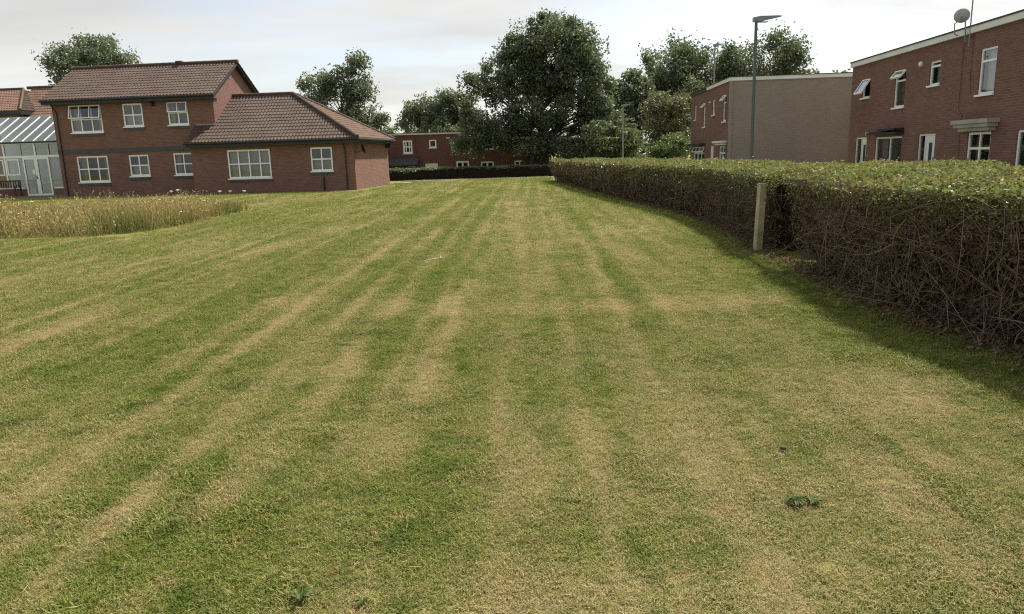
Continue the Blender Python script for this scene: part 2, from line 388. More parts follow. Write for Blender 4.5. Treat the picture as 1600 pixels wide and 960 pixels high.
# ------------------------------------------------------------------ ground
def axis_coords(stops):
    out = [stops[0][0]]
    for (a, _), (b, st) in zip(stops[:-1], stops[1:]):
        n = max(1, int(round((b - a) / st))); out += list(a + (b - a) * (np.arange(n) + 1) / n)
    return np.array(out)
XS = axis_coords([(-600, 0), (-120, 60), (-40, 4), (-12, 0.5), (-7, 0.2), (5, 0.1), (8, 0.4), (40, 3), (120, 20), (600, 60)])
YS = axis_coords([(-60, 0), (-4, 8), (1.6, 0.4), (9, 0.09), (18, 0.16), (32, 0.35), (64, 0.8), (120, 8), (700, 60)])
def ground_z(x, y):
    t = np.clip((y - 53.0) / 8.0, 0, 1)
    return -1.0 * t * t * (3 - 2 * t)
vn1, vn2, vn3, vn4 = VN(3), VN(8), VN(15), VN(21)
def lawn_dry(x, y):
    """0 lush green ... 1 scorched straw"""
    bend = 0.03 * y * np.clip((x + 8) / 8, 0, 1)
    u = x - bend + 0.04 * (vn3(x * 0.3, y * 0.12) - 0.5)
    sm = lambda v, a_, b_: (lambda t: t * t * (3 - 2 * t))(np.clip((v - a_) / (b_ - a_), 0, 1))
    swath = sm(vn1(u * 1.5 + 40, y * 0.02 + 3), 0.40, 0.60) - 0.5
    along = sm(vn4.fbm(u * 0.9 + 70, y * 0.22 + 6, 3), 0.36, 0.62)
    dryline = sm(vn2(u * 9.5 + 11, y * 0.022), 0.58, 0.72) * along
    along2 = sm(vn3.fbm(u * 1.1 + 30, y * 0.3 + 1, 3), 0.42, 0.62)
    lushline = sm(vn4(u * 8.0 + 5, y * 0.02 + 8), 0.55, 0.72) * along2
    hair = vn1(u * 11.0 + 15, y * 0.05) - 0.5
    hair2 = vn2(u * 15.0 + 25, y * 0.35) - 0.5
    big = vn3.fbm(x * 0.35 + 9, y * 0.28 + 2, 3)
    fine = vn2.fbm(x * 1.9 + 31, y * 1.4, 4)
    near = np.clip((7.0 - y) / 4.0, 0, 1)
    d = 0.32 + 0.08 * near + 0.11 * swath + (0.34 + 0.06 * near) * dryline - 0.30 * lushline + (0.44 - 0.1 * near) * hair + 0.32 * hair2 + 0.36 * (big - 0.5) + (0.60 + 0.30 * near) * (fine - 0.5)
    def ell(cx, cy, rx, ry, amt, rot=0.0):
        ca, sa = math.cos(rot), math.sin(rot)
        ex = ((x - cx) * ca + (y - cy) * sa) / rx; ey = (-(x - cx) * sa + (y - cy) * ca) / ry
        q = np.sqrt(ex * ex + ey * ey) + 0.9 * (fine - 0.5)
        return 0.66 * amt * np.clip(1.6 * (1.25 - q), 0, 1)
    for a in [(-0.72, 7.95, 0.17, 0.75, 0.55), (-1.4, 7.9, 0.45, 0.5, 0.28), (1.9, 7.7, 1.2, 0.5, 0.50), (0.2, 7.6, 1.0, 0.35, 0.25), (-2.6, 8.3, 0.8, 0.4, 0.2), (1.75, 11.4, 0.3, 1.2, 0.3),
              (0.46, 3.7, 0.09, 0.75, 0.42), (-0.1, 4.4, 0.12, 0.7, 0.30), (-0.76, 3.9, 0.12, 0.35, 0.34), (-2.0, 3.15, 0.10, 0.45, 0.45, -0.7),
              (1.5, 2.9, 0.9, 0.5, 0.36), (2.1, 3.3, 0.7, 0.5, 0.2), (2.5, 4.7, 0.45, 0.5, 0.34), (1.6, 4.4, 0.5, 0.5, 0.12), (0.1, 2.45, 0.5, 0.25, 0.16),
              (-2.9, 4.2, 0.2, 0.5, 0.25), (-0.6, 5.2, 0.15, 0.6, 0.18), (2.6, 15, 0.8, 1.3, 0.22), (0.2, 14, 0.16, 3, 0.3), (0.35, 24, 0.2, 6, 0.3)]:
        d = d + ell(*a)
    for a in [(-1.10, 6.5, 0.26, 0.9, 0.62, 0.1), (-1.42, 4.6, 0.2, 0.8, 0.5, 0.08), (-1.35, 2.95, 0.26, 0.35, 0.62), (-2.7, 4.75, 0.2, 0.6, 0.45, -0.2),
              (-1.6, 3.75, 0.35, 0.3, 0.4), (-1.0, 9.7, 0.5, 1.1, 0.35), (0.3, 6.6, 0.2, 0.8, 0.28), (-1.05, 2.5, 0.3, 0.15, 0.3), (2.15, 3.1, 0.22, 0.2, 0.5),
              (0.65, 2.75, 0.25, 0.25, 0.3), (0.15, 2.9, 0.25, 0.35, 0.22), (-0.35, 3.4, 0.25, 0.5, 0.2), (-3.8, 5.6, 0.25, 0.8, 0.35, -0.2)]:
        d = d - ell(*a)
    # greener, less dry grass along the hedge foot
    hx = np.interp(y, [0, 6, 12, 17, 27, 44], [3.9, 3.6, 3.9, 4.4, 3.6, 2.6])
    d = d - 0.45 * np.exp(-((x - hx + 0.35) / 0.55) ** 2)
    return np.clip(d, 0, 1)
GX, GY = np.meshgrid(XS, YS)
GZ = ground_z(GX, GY) + 0.012 * (vn1.fbm(GX * 0.9, GY * 0.9, 3) - 0.5) * (np.abs(GX) < 40)
dryv = lawn_dry(GX, GY)
nx, ny = len(XS), len(YS)
def grid_mesh(name, keep=None):
    me = bpy.data.meshes.new(name)
    co = np.stack([GX, GY, GZ], axis=-1).reshape(-1, 3).astype(np.float32)
    i = (np.arange(ny - 1)[:, None] * nx + np.arange(nx - 1)[None, :])
    if keep is not None:
        i = i[keep]
    i = i.reshape(-1)
    F = np.stack([i, i + 1, i + nx + 1, i + nx], axis=1)
    used = np.unique(F); remap = np.full(len(co), -1); remap[used] = np.arange(len(used))
    F = remap[F].astype(np.int32)
    me.vertices.add(len(used)); me.vertices.foreach_set('co', co[used].reshape(-1))
    me.loops.add(F.size); me.loops.foreach_set('vertex_index', F.reshape(-1))
    me.polygons.add(len(F)); me.polygons.foreach_set('loop_start', np.arange(0, F.size, 4, dtype=np.int32))
    me.polygons.foreach_set('use_smooth', np.ones(len(F), dtype=bool))
    me.update(calc_edges=True)
    at = me.attributes.new('dry', 'FLOAT', 'POINT'); at.data.foreach_set('value', dryv.reshape(-1)[used].astype(np.float32))
    return me, co[used]

GREEN_A, GREEN_B = (0.128, 0.175, 0.026), (0.235, 0.262, 0.058)
STRAW_A, STRAW_B = (0.40, 0.32, 0.155), (0.50, 0.415, 0.225)
nt = NT('lawn_turf')
dry = nt.n('ShaderNodeAttribute', attribute_name='dry').outputs['Fac']
pos = nt.n('ShaderNodeNewGeometry').outputs['Position']
n1 = nt.noise(pos, 9.0, 5, 0.65); n2 = nt.noise(pos, 60.0, 4, 0.7)
st = nt.noise(nt.n('ShaderNodeMapping', {'Vector': pos, 'Scale': (1.0, 0.35, 1.0)}).outputs[0], 22.0, 4, 0.65)
dd = nt.math('ADD', dry, nt.math('MULTIPLY', nt.math('SUBTRACT', n1, 0.5), 0.75))
dd = nt.math('ADD', dd, nt.math('MULTIPLY', nt.math('SUBTRACT', st, 0.5), 0.7), clamp=True)
gcol = nt.mix(n2, c4(tuple(x * 0.72 for x in GREEN_A)), c4(tuple(x * 0.8 for x in GREEN_B))); scol = nt.mix(n2, c4(tuple(x * 0.62 for x in STRAW_A)), c4(tuple(x * 0.82 for x in STRAW_A)))  # turf darkened: self-shadow between the blades is put into the colour
cc = nt.mix(nt.ramp(dd, 0.12, 0.9), gcol, scol)
soil = nt.math('MULTIPLY', nt.ramp(nt.noise(pos, 5.5, 5, 0.7), 0.58, 0.70), 0.6)
cc = nt.mix(soil, cc, (0.15, 0.105, 0.06, 1))
bp = nt.n('ShaderNodeBump', {'Strength': 0.9, 'Distance': 0.03, 'Height': nt.math('ADD', n2, nt.math('MULTIPLY', n1, 0.8))}).outputs[0]
M['lawn'] = nt.finish(principled(nt, cc, 0.95, 0.1, bp))
me, _ = grid_mesh('lawn'); me.materials.append(M['lawn'])
lawn = bpy.data.objects.new('lawn', me); col.objects.link(lawn); lawn['kind'] = 'structure'

# grass blades: mown turf, scattered on the lawn near enough to be seen as blades
nt = NT('grass_blade')
dry = nt.n('ShaderNodeAttribute', attribute_name='dry', attribute_type='INSTANCER').outputs['Fac']
rnd = nt.n('ShaderNodeAttribute', attribute_name='rnd').outputs['Fac']
pos = nt.n('ShaderNodeNewGeometry').outputs['Position']
n1 = nt.noise(pos, 9.0, 4, 0.65)
irnd = nt.n('ShaderNodeObjectInfo').outputs['Random']
dd = nt.math('ADD', dry, nt.math('MULTIPLY', nt.math('SUBTRACT', n1, 0.5), 0.7))
dd = nt.math('ADD', dd, nt.math('MULTIPLY', nt.math('SUBTRACT', rnd, 0.5), 0.75))
dd = nt.math('ADD', dd, nt.math('MULTIPLY', nt.math('SUBTRACT', irnd, 0.5), 0.25), clamp=True)
gcol = nt.mix(irnd, c4(GREEN_A), c4(GREEN_B)); scol = nt.mix(irnd, c4(STRAW_A), c4(STRAW_B))
cc = nt.mix(nt.ramp(dd, 0.14, 0.88), gcol, scol)
sp1 = nt.ramp(nt.noise(pos, 3.4, 5, 0.7), 0.50, 0.64)
cc = nt.mix(nt.math('MULTIPLY', sp1, nt.math('MULTIPLY', nt.math('SUBTRACT', 1.0, dry, clamp=True), 0.75)), cc, (0.075, 0.125, 0.016, 1))
sp2 = nt.ramp(nt.noise(nt.n('ShaderNodeMapping', {'Vector': pos, 'Location': (5, 9, 2)}).outputs[0], 6.0, 4, 0.7), 0.56, 0.68)
cc = nt.mix(nt.math('MULTIPLY', sp2, 0.55), cc, (0.40, 0.285, 0.14, 1))
d1 = nt.n('ShaderNodeBsdfDiffuse', {'Color': cc}); t1 = nt.n('ShaderNodeBsdfTranslucent', {'Color': cc})
ms = nt.n('ShaderNodeMixShader', {0: 0.35, 1: d1.outputs[0], 2: t1.outputs[0]})
g1 = nt.n('ShaderNodeBsdfGlossy', {'Color': (1, 1, 1, 1), 'Roughness': 0.6})
M['blade'] = nt.finish(nt.n('ShaderNodeMixShader', {0: 0.012, 1: ms.outputs[0], 2: g1.outputs[0]}).outputs[0])

def make_tuft(seed, nb):
    rng = np.random.default_rng(seed)
    V, F, A = [], [], []
    for k in range(nb):
        b = rng.normal(size=2) * 0.022; ang = rng.uniform(0, 6.283); lean = rng.uniform(0.2, 1.25)
        h = rng.uniform(0.011, 0.030); w = rng.uniform(0.0011, 0.0024)
        d = np.array([math.cos(ang), math.sin(ang), 0]); s = np.array([-d[1], d[0], 0])
        p0 = np.array([b[0], b[1], -0.004]); p1 = p0 + d * h * 0.35 * lean + np.array([0, 0, h * 0.6]); p2 = p1 + d * h * 0.75 * lean + np.array([0, 0, h * 0.45 * (1.3 - lean)])
        i = len(V); V += [p0 - s * w, p0 + s * w, p1 + s * w * 0.85, p1 - s * w * 0.85, p2]
        F += [(i, i + 1, i + 2, i + 3), (i + 3, i + 2, i + 4)]; r = rng.random(); A += [r, r]
    me = bpy.data.meshes.new('grass_tuft'); me.from_pydata([tuple(v) for v in V], [], F); me.update()
    at = me.attributes.new('rnd', 'FLOAT', 'FACE'); at.data.foreach_set('value', A)
    me.materials.append(M['blade'])
    return me
TUFTS = [make_tuft(100 + k, 16) for k in range(5)]

cxm = 0.5 * (GX[:-1, :-1] + GX[1:, 1:]); cym = 0.5 * (GY[:-1, :-1] + GY[1:, 1:])
hx = np.interp(cym, [0, 6, 12, 17, 27, 44], [3.9, 3.65, 4.0, 4.4, 3.6, 2.6])
keep = (cym > 1.6) & (cym < 53) & (np.abs(cxm) < 0.78 * cym + 1.6) & (cxm < hx + 0.2) & ~((cxm < -8.8) & (cym > 17) & (cym < 26)) & ~((cxm < -7.2) & (cym > 38.5))
me, cov = grid_mesh('grass_blades', keep)
dist = cov[:, 1]
dens = np.interp(dist, [1.6, 5, 9, 15, 24, 36, 53], [3000, 1900, 640, 190, 66, 28, 14])
scl = np.interp(dist, [1.6, 5, 9, 15, 24, 36, 53], [0.68, 0.78, 1.1, 1.5, 2.0, 2.5, 2.9])
dloc = lawn_dry(cov[:, 0], cov[:, 1])
clump = np.clip((vn4.fbm(cov[:, 0] * 3.1 + 8, cov[:, 1] * 3.1, 3) - 0.56) / 0.12, 0, 1) * np.clip((9 - cov[:, 1]) / 4, 0, 1)
scl = scl * (1.25 - 0.5 * dloc) * (1 + 0.75 * clump * (1 - dloc))
at = me.attributes.new('dens', 'FLOAT', 'POINT'); at.data.foreach_set('value', dens.astype(np.float32))
at = me.attributes.new('scl', 'FLOAT', 'POINT'); at.data.foreach_set('value', scl.astype(np.float32))
grass = bpy.data.objects.new('grass_blades', me); col.objects.link(grass)
me.materials.append(M['blade'])
tag(grass, 'short mown grass blades covering the lawn', 'grass', kind='stuff')
ng = bpy.data.node_groups.new('grass_scatter', 'GeometryNodeTree')
ng.interface.new_socket('Geometry', in_out='INPUT', socket_type='NodeSocketGeometry')
ng.interface.new_socket('Geometry', in_out='OUTPUT', socket_type='NodeSocketGeometry')
def gn(t, **k):
    n = ng.nodes.new(t)
    for a, b in k.items(): setattr(n, a, b)
    return n
gi = gn('NodeGroupInput'); go = gn('NodeGroupOutput')
dp = gn('GeometryNodeDistributePointsOnFaces', distribute_method='RANDOM'); dp.inputs['Seed'].default_value = 4
na = gn('GeometryNodeInputNamedAttribute', data_type='FLOAT'); na.inputs['Name'].default_value = 'dens'
ng.links.new(gi.outputs[0], dp.inputs['Mesh']); ng.links.new(na.outputs[0], dp.inputs['Density'])
tc_ = bpy.data.collections.new('grass_tuft_shapes')
jn = gn('GeometryNodeGeometryToInstance')
for k, tm in enumerate(TUFTS):
    # tuft meshes are fed in through object-info nodes on objects kept out of the scene
    to = bpy.data.objects.new('grass_tuft', tm); tc_.objects.link(to)
ci = gn('GeometryNodeCollectionInfo'); ci.inputs['Collection'].default_value = tc_; ci.inputs['Separate Children'].default_value = True; ci.inputs['Reset Children'].default_value = True
ng.nodes.remove(jn)
ip = gn('GeometryNodeInstanceOnPoints'); ip.inputs['Pick Instance'].default_value = True
rv = gn('FunctionNodeRandomValue', data_type='FLOAT_VECTOR'); rv.inputs[0].default_value = (-0.15, -0.15, 0); rv.inputs[1].default_value = (0.15, 0.15, 6.283)
rs = gn('FunctionNodeRandomValue', data_type='FLOAT'); rs.inputs[2].default_value = 0.65; rs.inputs[3].default_value = 1.35
ns = gn('GeometryNodeInputNamedAttribute', data_type='FLOAT'); ns.inputs['Name'].default_value = 'scl'
ml = gn('ShaderNodeMath', operation='MULTIPLY')
ng.links.new(rs.outputs[1], ml.inputs[0]); ng.links.new(ns.outputs[0], ml.inputs[1])
ng.links.new(dp.outputs['Points'], ip.inputs['Points']); ng.links.new(ci.outputs[0], ip.inputs['Instance'])
ng.links.new(rv.outputs[0], ip.inputs['Rotation']); ng.links.new(ml.outputs[0], ip.inputs['Scale'])
ng.links.new(ip.outputs[0], go.inputs[0])
md = grass.modifiers.new('scatter', 'NODES'); md.node_group = ng

# paths and road of the setting
def strip(name, pts, mat, z):
    m = MB(); m.poly([(x, y, z) for x, y in pts]); o = m.build(name, mat); o['kind'] = 'structure'; return o
strip('footpath', [(-7.0, 51.3), (3.2, 50.6), (16, 50.2), (16, 51.5), (3.2, 51.9), (-7.0, 52.5)], 'paving', 0.02)
strip('pavement', [(7.6, -5), (9.4, -5), (12.6, 50), (9.6, 50), (9.0, 26)], 'paving', 0.016)
strip('paved_terrace', [(-33.2, 44.4), (-25.35, 43.0), (-25.1, 45.3), (-33.2, 46.2)], 'paving', 0.016)

# ------------------------------------------------------------------ building parts
def wall_front(name, parent, mat, u0, u1, z0, z1, openings, y, reveal=0.11):
    """wall facing -Y with real openings and reveals"""
    us = sorted(set([u0, u1] + [a for o in openings for a in o[:2]])); zs = sorted(set([z0, z1] + [a for o in openings for a in o[2:4]]))
    m = MB()
    for i in range(len(us) - 1):
        for j in range(len(zs) - 1):
            cu, cz = (us[i] + us[i + 1]) / 2, (zs[j] + zs[j + 1]) / 2
            if any(o[0] < cu < o[1] and o[2] < cz < o[3] for o in openings): continue
            m.quad((us[i], y, zs[j]), (us[i + 1], y, zs[j]), (us[i + 1], y, zs[j + 1]), (us[i], y, zs[j + 1]))
    r = y + reveal
    for a, b, c, d in [o[:4] for o in openings]:
        m.quad((a, y, c), (a, y, d), (a, r, d), (a, r, c)); m.quad((b, y, c), (b, r, c), (b, r, d), (b, y, d))
        m.quad((a, y, c), (a, r, c), (b, r, c), (b, y, c)); m.quad((a, y, d), (b, y, d), (b, r, d), (a, r, d))
    return m.build(name, mat, parent)
def frame_bars(m, u0, u1, z0, z1, y0, y1, w):
    m.box(u0, u0 + w, y0, y1, z0, z1); m.box(u1 - w, u1, y0, y1, z0, z1)
    m.box(u0 + w, u1 - w, y0, y1, z0, z0 + w); m.box(u0 + w, u1 - w, y0, y1, z1 - w, z1)
def pane_obj(parent, u0, u1, z0, z1, y, mat='glass'):
    m = MB(); m.quad((u0, y, z0), (u1, y, z0), (u1, y, z1), (u0, y, z1))
    return m.build('pane', mat, parent)
def open_sash(parent, u0, u1, z0, z1, y, ang, w=0.045, hinge='top', cols=1):
    """a casement swung outwards (towards -Y)"""
    if hinge == 'top':
        T = Matrix.Translation((0, y, z1)) @ Matrix.Rotation(-R(ang), 4, 'X')
        f = lambda u, d, z: tuple(T @ Vector((u, d, z - z1)))
    m = MB(); q = MB()
    frame_bars(q, u0, u1, z0, z1, -0.03, 0.03, w)
    for k in range(1, cols):
        c = u0 + (u1 - u0) * k / cols; q.box(c - 0.02, c + 0.02, -0.025, 0.025, z0 + w, z1 - w)
    q.v = [f(*p) for p in q.v]
    s = q.build('open_sash', 'white', parent)
    p = MB(); p.quad(*[f(u, 0.0, z) for u, z in ((u0 + w, z0 + w), (u1 - w, z0 + w), (u1 - w, z1 - w), (u0 + w, z1 - w))])
    p.build('sash_pane', 'glass', parent)
    return s
def curtain_obj(parent, u0, u1, z0, z1, y, mat='curtain', name='curtain'):
    m = MB(); n = max(6, int((u1 - u0) / 0.05)); P = []
    rnd_ = random.Random(int(abs(u0 * 1000 + z0 * 77)))
    for k in range(n + 1):
        u = u0 + (u1 - u0) * k / n; P.append((u, y + 0.025 * math.sin(k * 1.5 + rnd_.random())))
    for k in range(n):
        m.quad((P[k][0], P[k][1], z0), (P[k + 1][0], P[k + 1][1], z0), (P[k + 1][0], P[k + 1][1], z1), (P[k][0], P[k][1], z1))
    return m.build(name, mat, parent, smooth=True)
def window(parent, o, y, cols, rows, fr=0.082, bar=0.062, sill='white', split=None, open_top=0.0, drapes='sides', skip_rows=(), sill_h=0.06, col_pos=None):
    """o=(u0,u1,z0,z1); split = heights of the transoms as fractions"""
    u0, u1, z0, z1 = o[:4]
    y0, y1 = y + 0.035, y + 0.105
    m = MB(); frame_bars(m, u0 + 0.003, u1 - 0.003, z0 + 0.003, z1 - 0.003, y0, y1, fr)
    zc = [z0 + fr] + [z0 + (z1 - z0) * s for s in (split or [k / rows for k in range(1, rows)])] + [z1 - fr]
    uc = [u0 + fr] + [u0 + (u1 - u0) * s for s in (col_pos or [k / cols for k in range(1, cols)])] + [u1 - fr]
    for z in zc[1:-1]: m.box(u0 + fr, u1 - fr, y0 + 0.004, y1 - 0.004, z - bar / 2, z + bar / 2)
    for u in uc[1:-1]:
        for j in range(len(zc) - 1):
            a = zc[j] + (bar / 2 if j else 0); b = zc[j + 1] - (bar / 2 if j < len(zc) - 2 else 0)
            m.box(u - bar / 2, u + bar / 2, y0 + 0.007, y1 - 0.007, a, b)
    w = m.build('window', 'white', parent)
    for j in range(len(zc) - 1):
        if j == len(zc) - 2 and open_top: continue
        for i in range(len(uc) - 1):
            pane_obj(w, uc[i] - 0.01, uc[i + 1] + 0.01, zc[j] - 0.01, zc[j + 1] + 0.01, y + 0.075)
    if open_top:
        open_sash(w, u0 + 0.03, u1 - 0.03, zc[-2] + bar / 2, z1 - 0.02, y + 0.0, open_top, cols=cols)
    if sill:
        MB().box(u0 - 0.04, u1 + 0.04, y - 0.07, y + 0.03, z0 - sill_h, z0 - 0.002).build('sill', sill, w)
    W = u1 - u0
    if drapes == 'net':
        curtain_obj(w, u0 + 0.03, u1 - 0.03, z0 + 0.02, z1 - 0.02, y + 0.24)
    elif drapes == 'sides':
        curtain_obj(w, u0 + 0.02, u0 + W * 0.24, z0 + 0.02, z1 - 0.02, y + 0.26, 'drape')
        curtain_obj(w, u1 - W * 0.2, u1 - 0.02, z0 + 0.02, z1 - 0.02, y + 0.26, 'drape')
    elif drapes == 'half':
        curtain_obj(w, u0 + 0.02, u1 - 0.02, z0 + 0.02, z0 + (z1 - z0) * 0.55, y + 0.24)
    elif drapes == 'blind':
        curtain_obj(w, u0 + 0.02, u1 - 0.02, z0 + (z1 - z0) * 0.5, z1 - 0.02, y + 0.24, 'blind', 'blind')
    elif drapes == 'full_blind':
        curtain_obj(w, u0 + 0.02, u1 - 0.02, z0 + 0.02, z1 - 0.02, y + 0.24, 'blind', 'blind')
    # sheet behind the window, the shade of the room put into its dark colour
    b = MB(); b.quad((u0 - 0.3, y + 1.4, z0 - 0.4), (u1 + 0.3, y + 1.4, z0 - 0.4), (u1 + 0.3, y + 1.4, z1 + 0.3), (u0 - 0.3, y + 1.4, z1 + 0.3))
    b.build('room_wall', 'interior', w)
    return w
def door(parent, o, y, panels, mat='door_white', glazed=True):
    """white door with side light: panels = list of (fraction start, end, kind)"""
    u0, u1, z0, z1 = o[:4]; y0, y1 = y + 0.03, y + 0.10
    m = MB(); frame_bars(m, u0 + 0.003, u1 - 0.003, z0 + 0.003, z1 - 0.003, y0, y1, 0.06)
    for a, b, k in panels[:-1]:
        c = u0 + (u1 - u0) * b; m.box(c - 0.03, c + 0.03, y0 + 0.004, y1 - 0.004, z0 + 0.06, z1 - 0.06)
    d = m.build('door', mat, parent)
    for a, b, k in panels:
        A, B = u0 + (u1 - u0) * a + 0.035, u0 + (u1 - u0) * b - 0.035
        if k == 'glass':
            pane_obj(d, A, B, z0 + 0.05, z1 - 0.05, y + 0.07)
        else:
            lf = MB().box(A, B, y + 0.05, y + 0.09, z0 + 0.06, z1 - 0.06).build('door_leaf', mat, d)
            if k == 'leaf_light':
                c = (A + B) / 2; MB().box(c - 0.11, c + 0.11, y + 0.044, y + 0.049, z0 + 0.9, z1 - 0.3).build('door_light', 'dark', d)
            MB().box(B - 0.09, B - 0.06, y + 0.02, y + 0.049, z0 + 0.95, z0 + 1.1).build('handle', 'grey_metal', d)
    b = MB(); b.quad((u0 - 0.2, y + 1.4, z0), (u1 + 0.2, y + 1.4, z0), (u1 + 0.2, y + 1.4, z1 + 0.2), (u0 - 0.2, y + 1.4, z1 + 0.2))
    b.build('room_wall', 'interior', d)
    return d
def pantile_slope(name, parent, mat, org, ud, vd, width, length, clips=(), tw=0.19, gauge=0.31, amp=0.021, step=0.027, sub=6):
    """a pantiled roof slope; org = eave-left corner, ud along the eave, vd up the slope (unit); clips = (point, normal) of half-spaces to cut away"""
    org, ud, vd = Vector(org), Vector(ud).normalized(), Vector(vd).normalized(); nn = ud.cross(vd).normalized()
    nu = int(width / tw * sub); rows = int(math.ceil(length / gauge))
    bm = bmesh.new(); prev = None
    wave = [amp * (math.sin(2 * math.pi * (k % sub) / sub) + 0.35 * math.sin(4 * math.pi * (k % sub) / sub + 0.6)) for k in range(nu + 1)]
    jr = random.Random(name + str(org))
    for r in range(rows):
        v0 = r * gauge; v1 = min((r + 1) * gauge + 0.0, length)
        js = jr.uniform(-0.003, 0.003)
        a = [bm.verts.new(org + ud * (k * tw / sub) + vd * v0 + nn * (wave[k] + step + js)) for k in range(nu + 1)]
        b = [bm.verts.new(org + ud * (k * tw / sub) + vd * v1 + nn * (wave[k] + 0.002)) for k in range(nu + 1)]
        for k in range(nu):
            bm.faces.new((a[k], a[k + 1], b[k + 1], b[k]))
            if prev: bm.faces.new((prev[k], prev[k + 1], a[k + 1], a[k]))
        if r == 0:
            c = [bm.verts.new(org + ud * (k * tw / sub) + nn * (-0.03)) for k in range(nu + 1)]
            for k in range(nu): bm.faces.new((c[k], c[k + 1], a[k + 1], a[k]))
        prev = b
    # underside sheet
    q = [bm.verts.new(org + ud * s_ + vd * t_ - nn * 0.035) for s_, t_ in ((0, 0), (width, 0), (width, length), (0, length))]
    bm.faces.new(q)
    for p, n in clips:
        bmesh.ops.bisect_plane(bm, geom=bm.verts[:] + bm.edges[:] + bm.faces[:], plane_co=Vector(p), plane_no=Vector(n), clear_outer=True)
    me = bpy.data.meshes.new(name); bm.to_mesh(me); bm.free(); me.materials.append(M[mat])
    o = bpy.data.objects.new(name, me); col.objects.link(o); o.parent = parent
    return o
def ridge_tiles(parent, a, b, mat, r=0.11, name='ridge_tiles'):
    a, b = Vector(a), Vector(b); L = (b - a).length; n = max(1, int(L / 0.42)); m = MB()
    for k in range(n):
        p = a.lerp(b, k / n); q = a.lerp(b, (k + 1) / n); m.tube([p, q], [r, r * 0.93], 8)
    return m.build(name, mat, parent)
def downpipe(parent, u, y, z0, z1, mat='black', swan=0.0, r=0.035):
    pts = [(u, y - 0.06, z0), (u, y - 0.06, z1 - (0.45 if swan else 0))]
    if swan: pts += [(u - 0.0, y - swan * 0.9, z1 - 0.12), (u, y - swan, z1)]
    return MB().tube(pts, r, 8).build('downpipe', mat, parent)

# ------------------------------------------------------------------ left: brick building with wing
B = empty('brick_building', (-8.1, 39.8, 0), R(-6))
tag(B, 'red brown brick building with brown pantile roofs, two storeys plus hipped single storey wing', 'building')
S1 = (7.3 - 5.3) / (3.85 - 0.6)
mwin = [(-16.45, -14.55, 3.5, 4.98), (-13.3, -12.13, 3.74, 4.97), (-10.68, -9.5, 3.74, 4.96), (-16.42, -14.55, 0.77, 2.21), (-13.3, -12.12, 1.03, 2.2), (-10.66, -9.49, 1.03, 2.23)]
wall_front('wall', B, 'brick_left', -17.45, -8.0, -0.3, 5.2, mwin, 1.0)
w = MB()
zr = lambda v: 5.22 + S1 * min(v - 0.6, 7.1 - v) - 0.05
w.poly([(-8.0, 1.0, -0.3), (-8.0, 6.7, -0.3), (-8.0, 6.7, zr(6.7)), (-8.0, 3.85, zr(3.85)), (-8.0, 1.0, zr(1.0))])
w.build('gable_wall', 'brick_left', B)
w = MB(); w.poly([(-17.45, 1.0, -0.3), (-17.45, 1.0, zr(1.0)), (-17.45, 3.85, zr(3.85)), (-17.45, 6.7, zr(6.7)), (-17.45, 6.7, -0.3)]); w.build('gable_wall', 'brick_left', B)
MB().quad((-17.45, 6.7, -0.3), (-17.45, 6.7, 5.3), (-8.0, 6.7, 5.3), (-8.0, 6.7, -0.3)).build('wall', 'brick_left', B)
MB().box(-17.45, -9.2, 0.975, 0.999, 2.36, 2.60).build('brick_band', 'band', B)
for k, o in enumerate(mwin):
    MB().box(o[0] - 0.02, o[1] + 0.02, 0.96, 0.998, o[2] - 0.20, o[2] - 0.062).build('brick_sill', 'band', B)
window(B, mwin[0], 1.0, 3, 2, split=[0.48], open_top=14, drapes='sides')
window(B, mwin[1], 1.0, 2, 2, drapes='half')
window(B, mwin[2], 1.0, 2, 2, split=[0.53], open_top=9, drapes='sides')
window(B, mwin[3], 1.0, 3, 2, drapes='sides')
window(B, mwin[4], 1.0, 2, 2, drapes='half')
window(B, mwin[5], 1.0, 2, 2, drapes='sides')
vd = Vector((0, 3.25, 2.0))
pantile_slope('roof_slope', B, 'tile', (-17.8, 0.6, 5.3), (1, 0, 0), vd, 10.1, vd.length)
pantile_slope('roof_slope', B, 'tile', (-7.7, 7.1, 5.3), (-1, 0, 0), Vector((0, -3.25, 2.0)), 10.1, vd.length)
ridge_tiles(B, (-17.8, 3.85, 7.32), (-7.68, 3.85, 7.32), 'tile')
MB().box(-17.76, -7.74, 0.60, 0.64, 5.02, 5.27).build('fascia', 'dark', B)
MB().box(-17.76, -7.74, 0.64, 0.999, 5.03, 5.07).build('soffit', 'dark', B)
MB().tube([(-17.8, 0.54, 5.22), (-7.7, 0.54, 5.22)], 0.06, 8).build('gutter', 'black', B)
for sx in (-17.76, -7.80):      # verge boards up each gable
    m = MB()
    for a, b in (((0.62, 5.24), (3.85, 7.23)), ((7.08, 5.24), (3.85, 7.23))):
        m.quad((sx + 0.05, a[0], a[1] - 0.12), (sx + 0.05, b[0], b[1] - 0.12), (sx + 0.05, b[0], b[1]), (sx + 0.05, a[0], a[1]))
        m.quad((sx, a[0], a[1] - 0.12), (sx, b[0], b[1] - 0.12), (sx, b[0], b[1]), (sx, a[0], a[1]))
        m.quad((sx, a[0], a[1] - 0.12), (sx, b[0], b[1] - 0.12), (sx + 0.05, b[0], b[1] - 0.12), (sx + 0.05, a[0], a[1] - 0.12))
    m.build('verge_board', 'dark', B)
MB().box(-7.99, -7.76, 0.645, 0.99, 4.9, 5.019).build('eave_box', 'dark', B)
downpipe(B, -17.18, 1.0, 0.0, 5.1, swan=0.42)
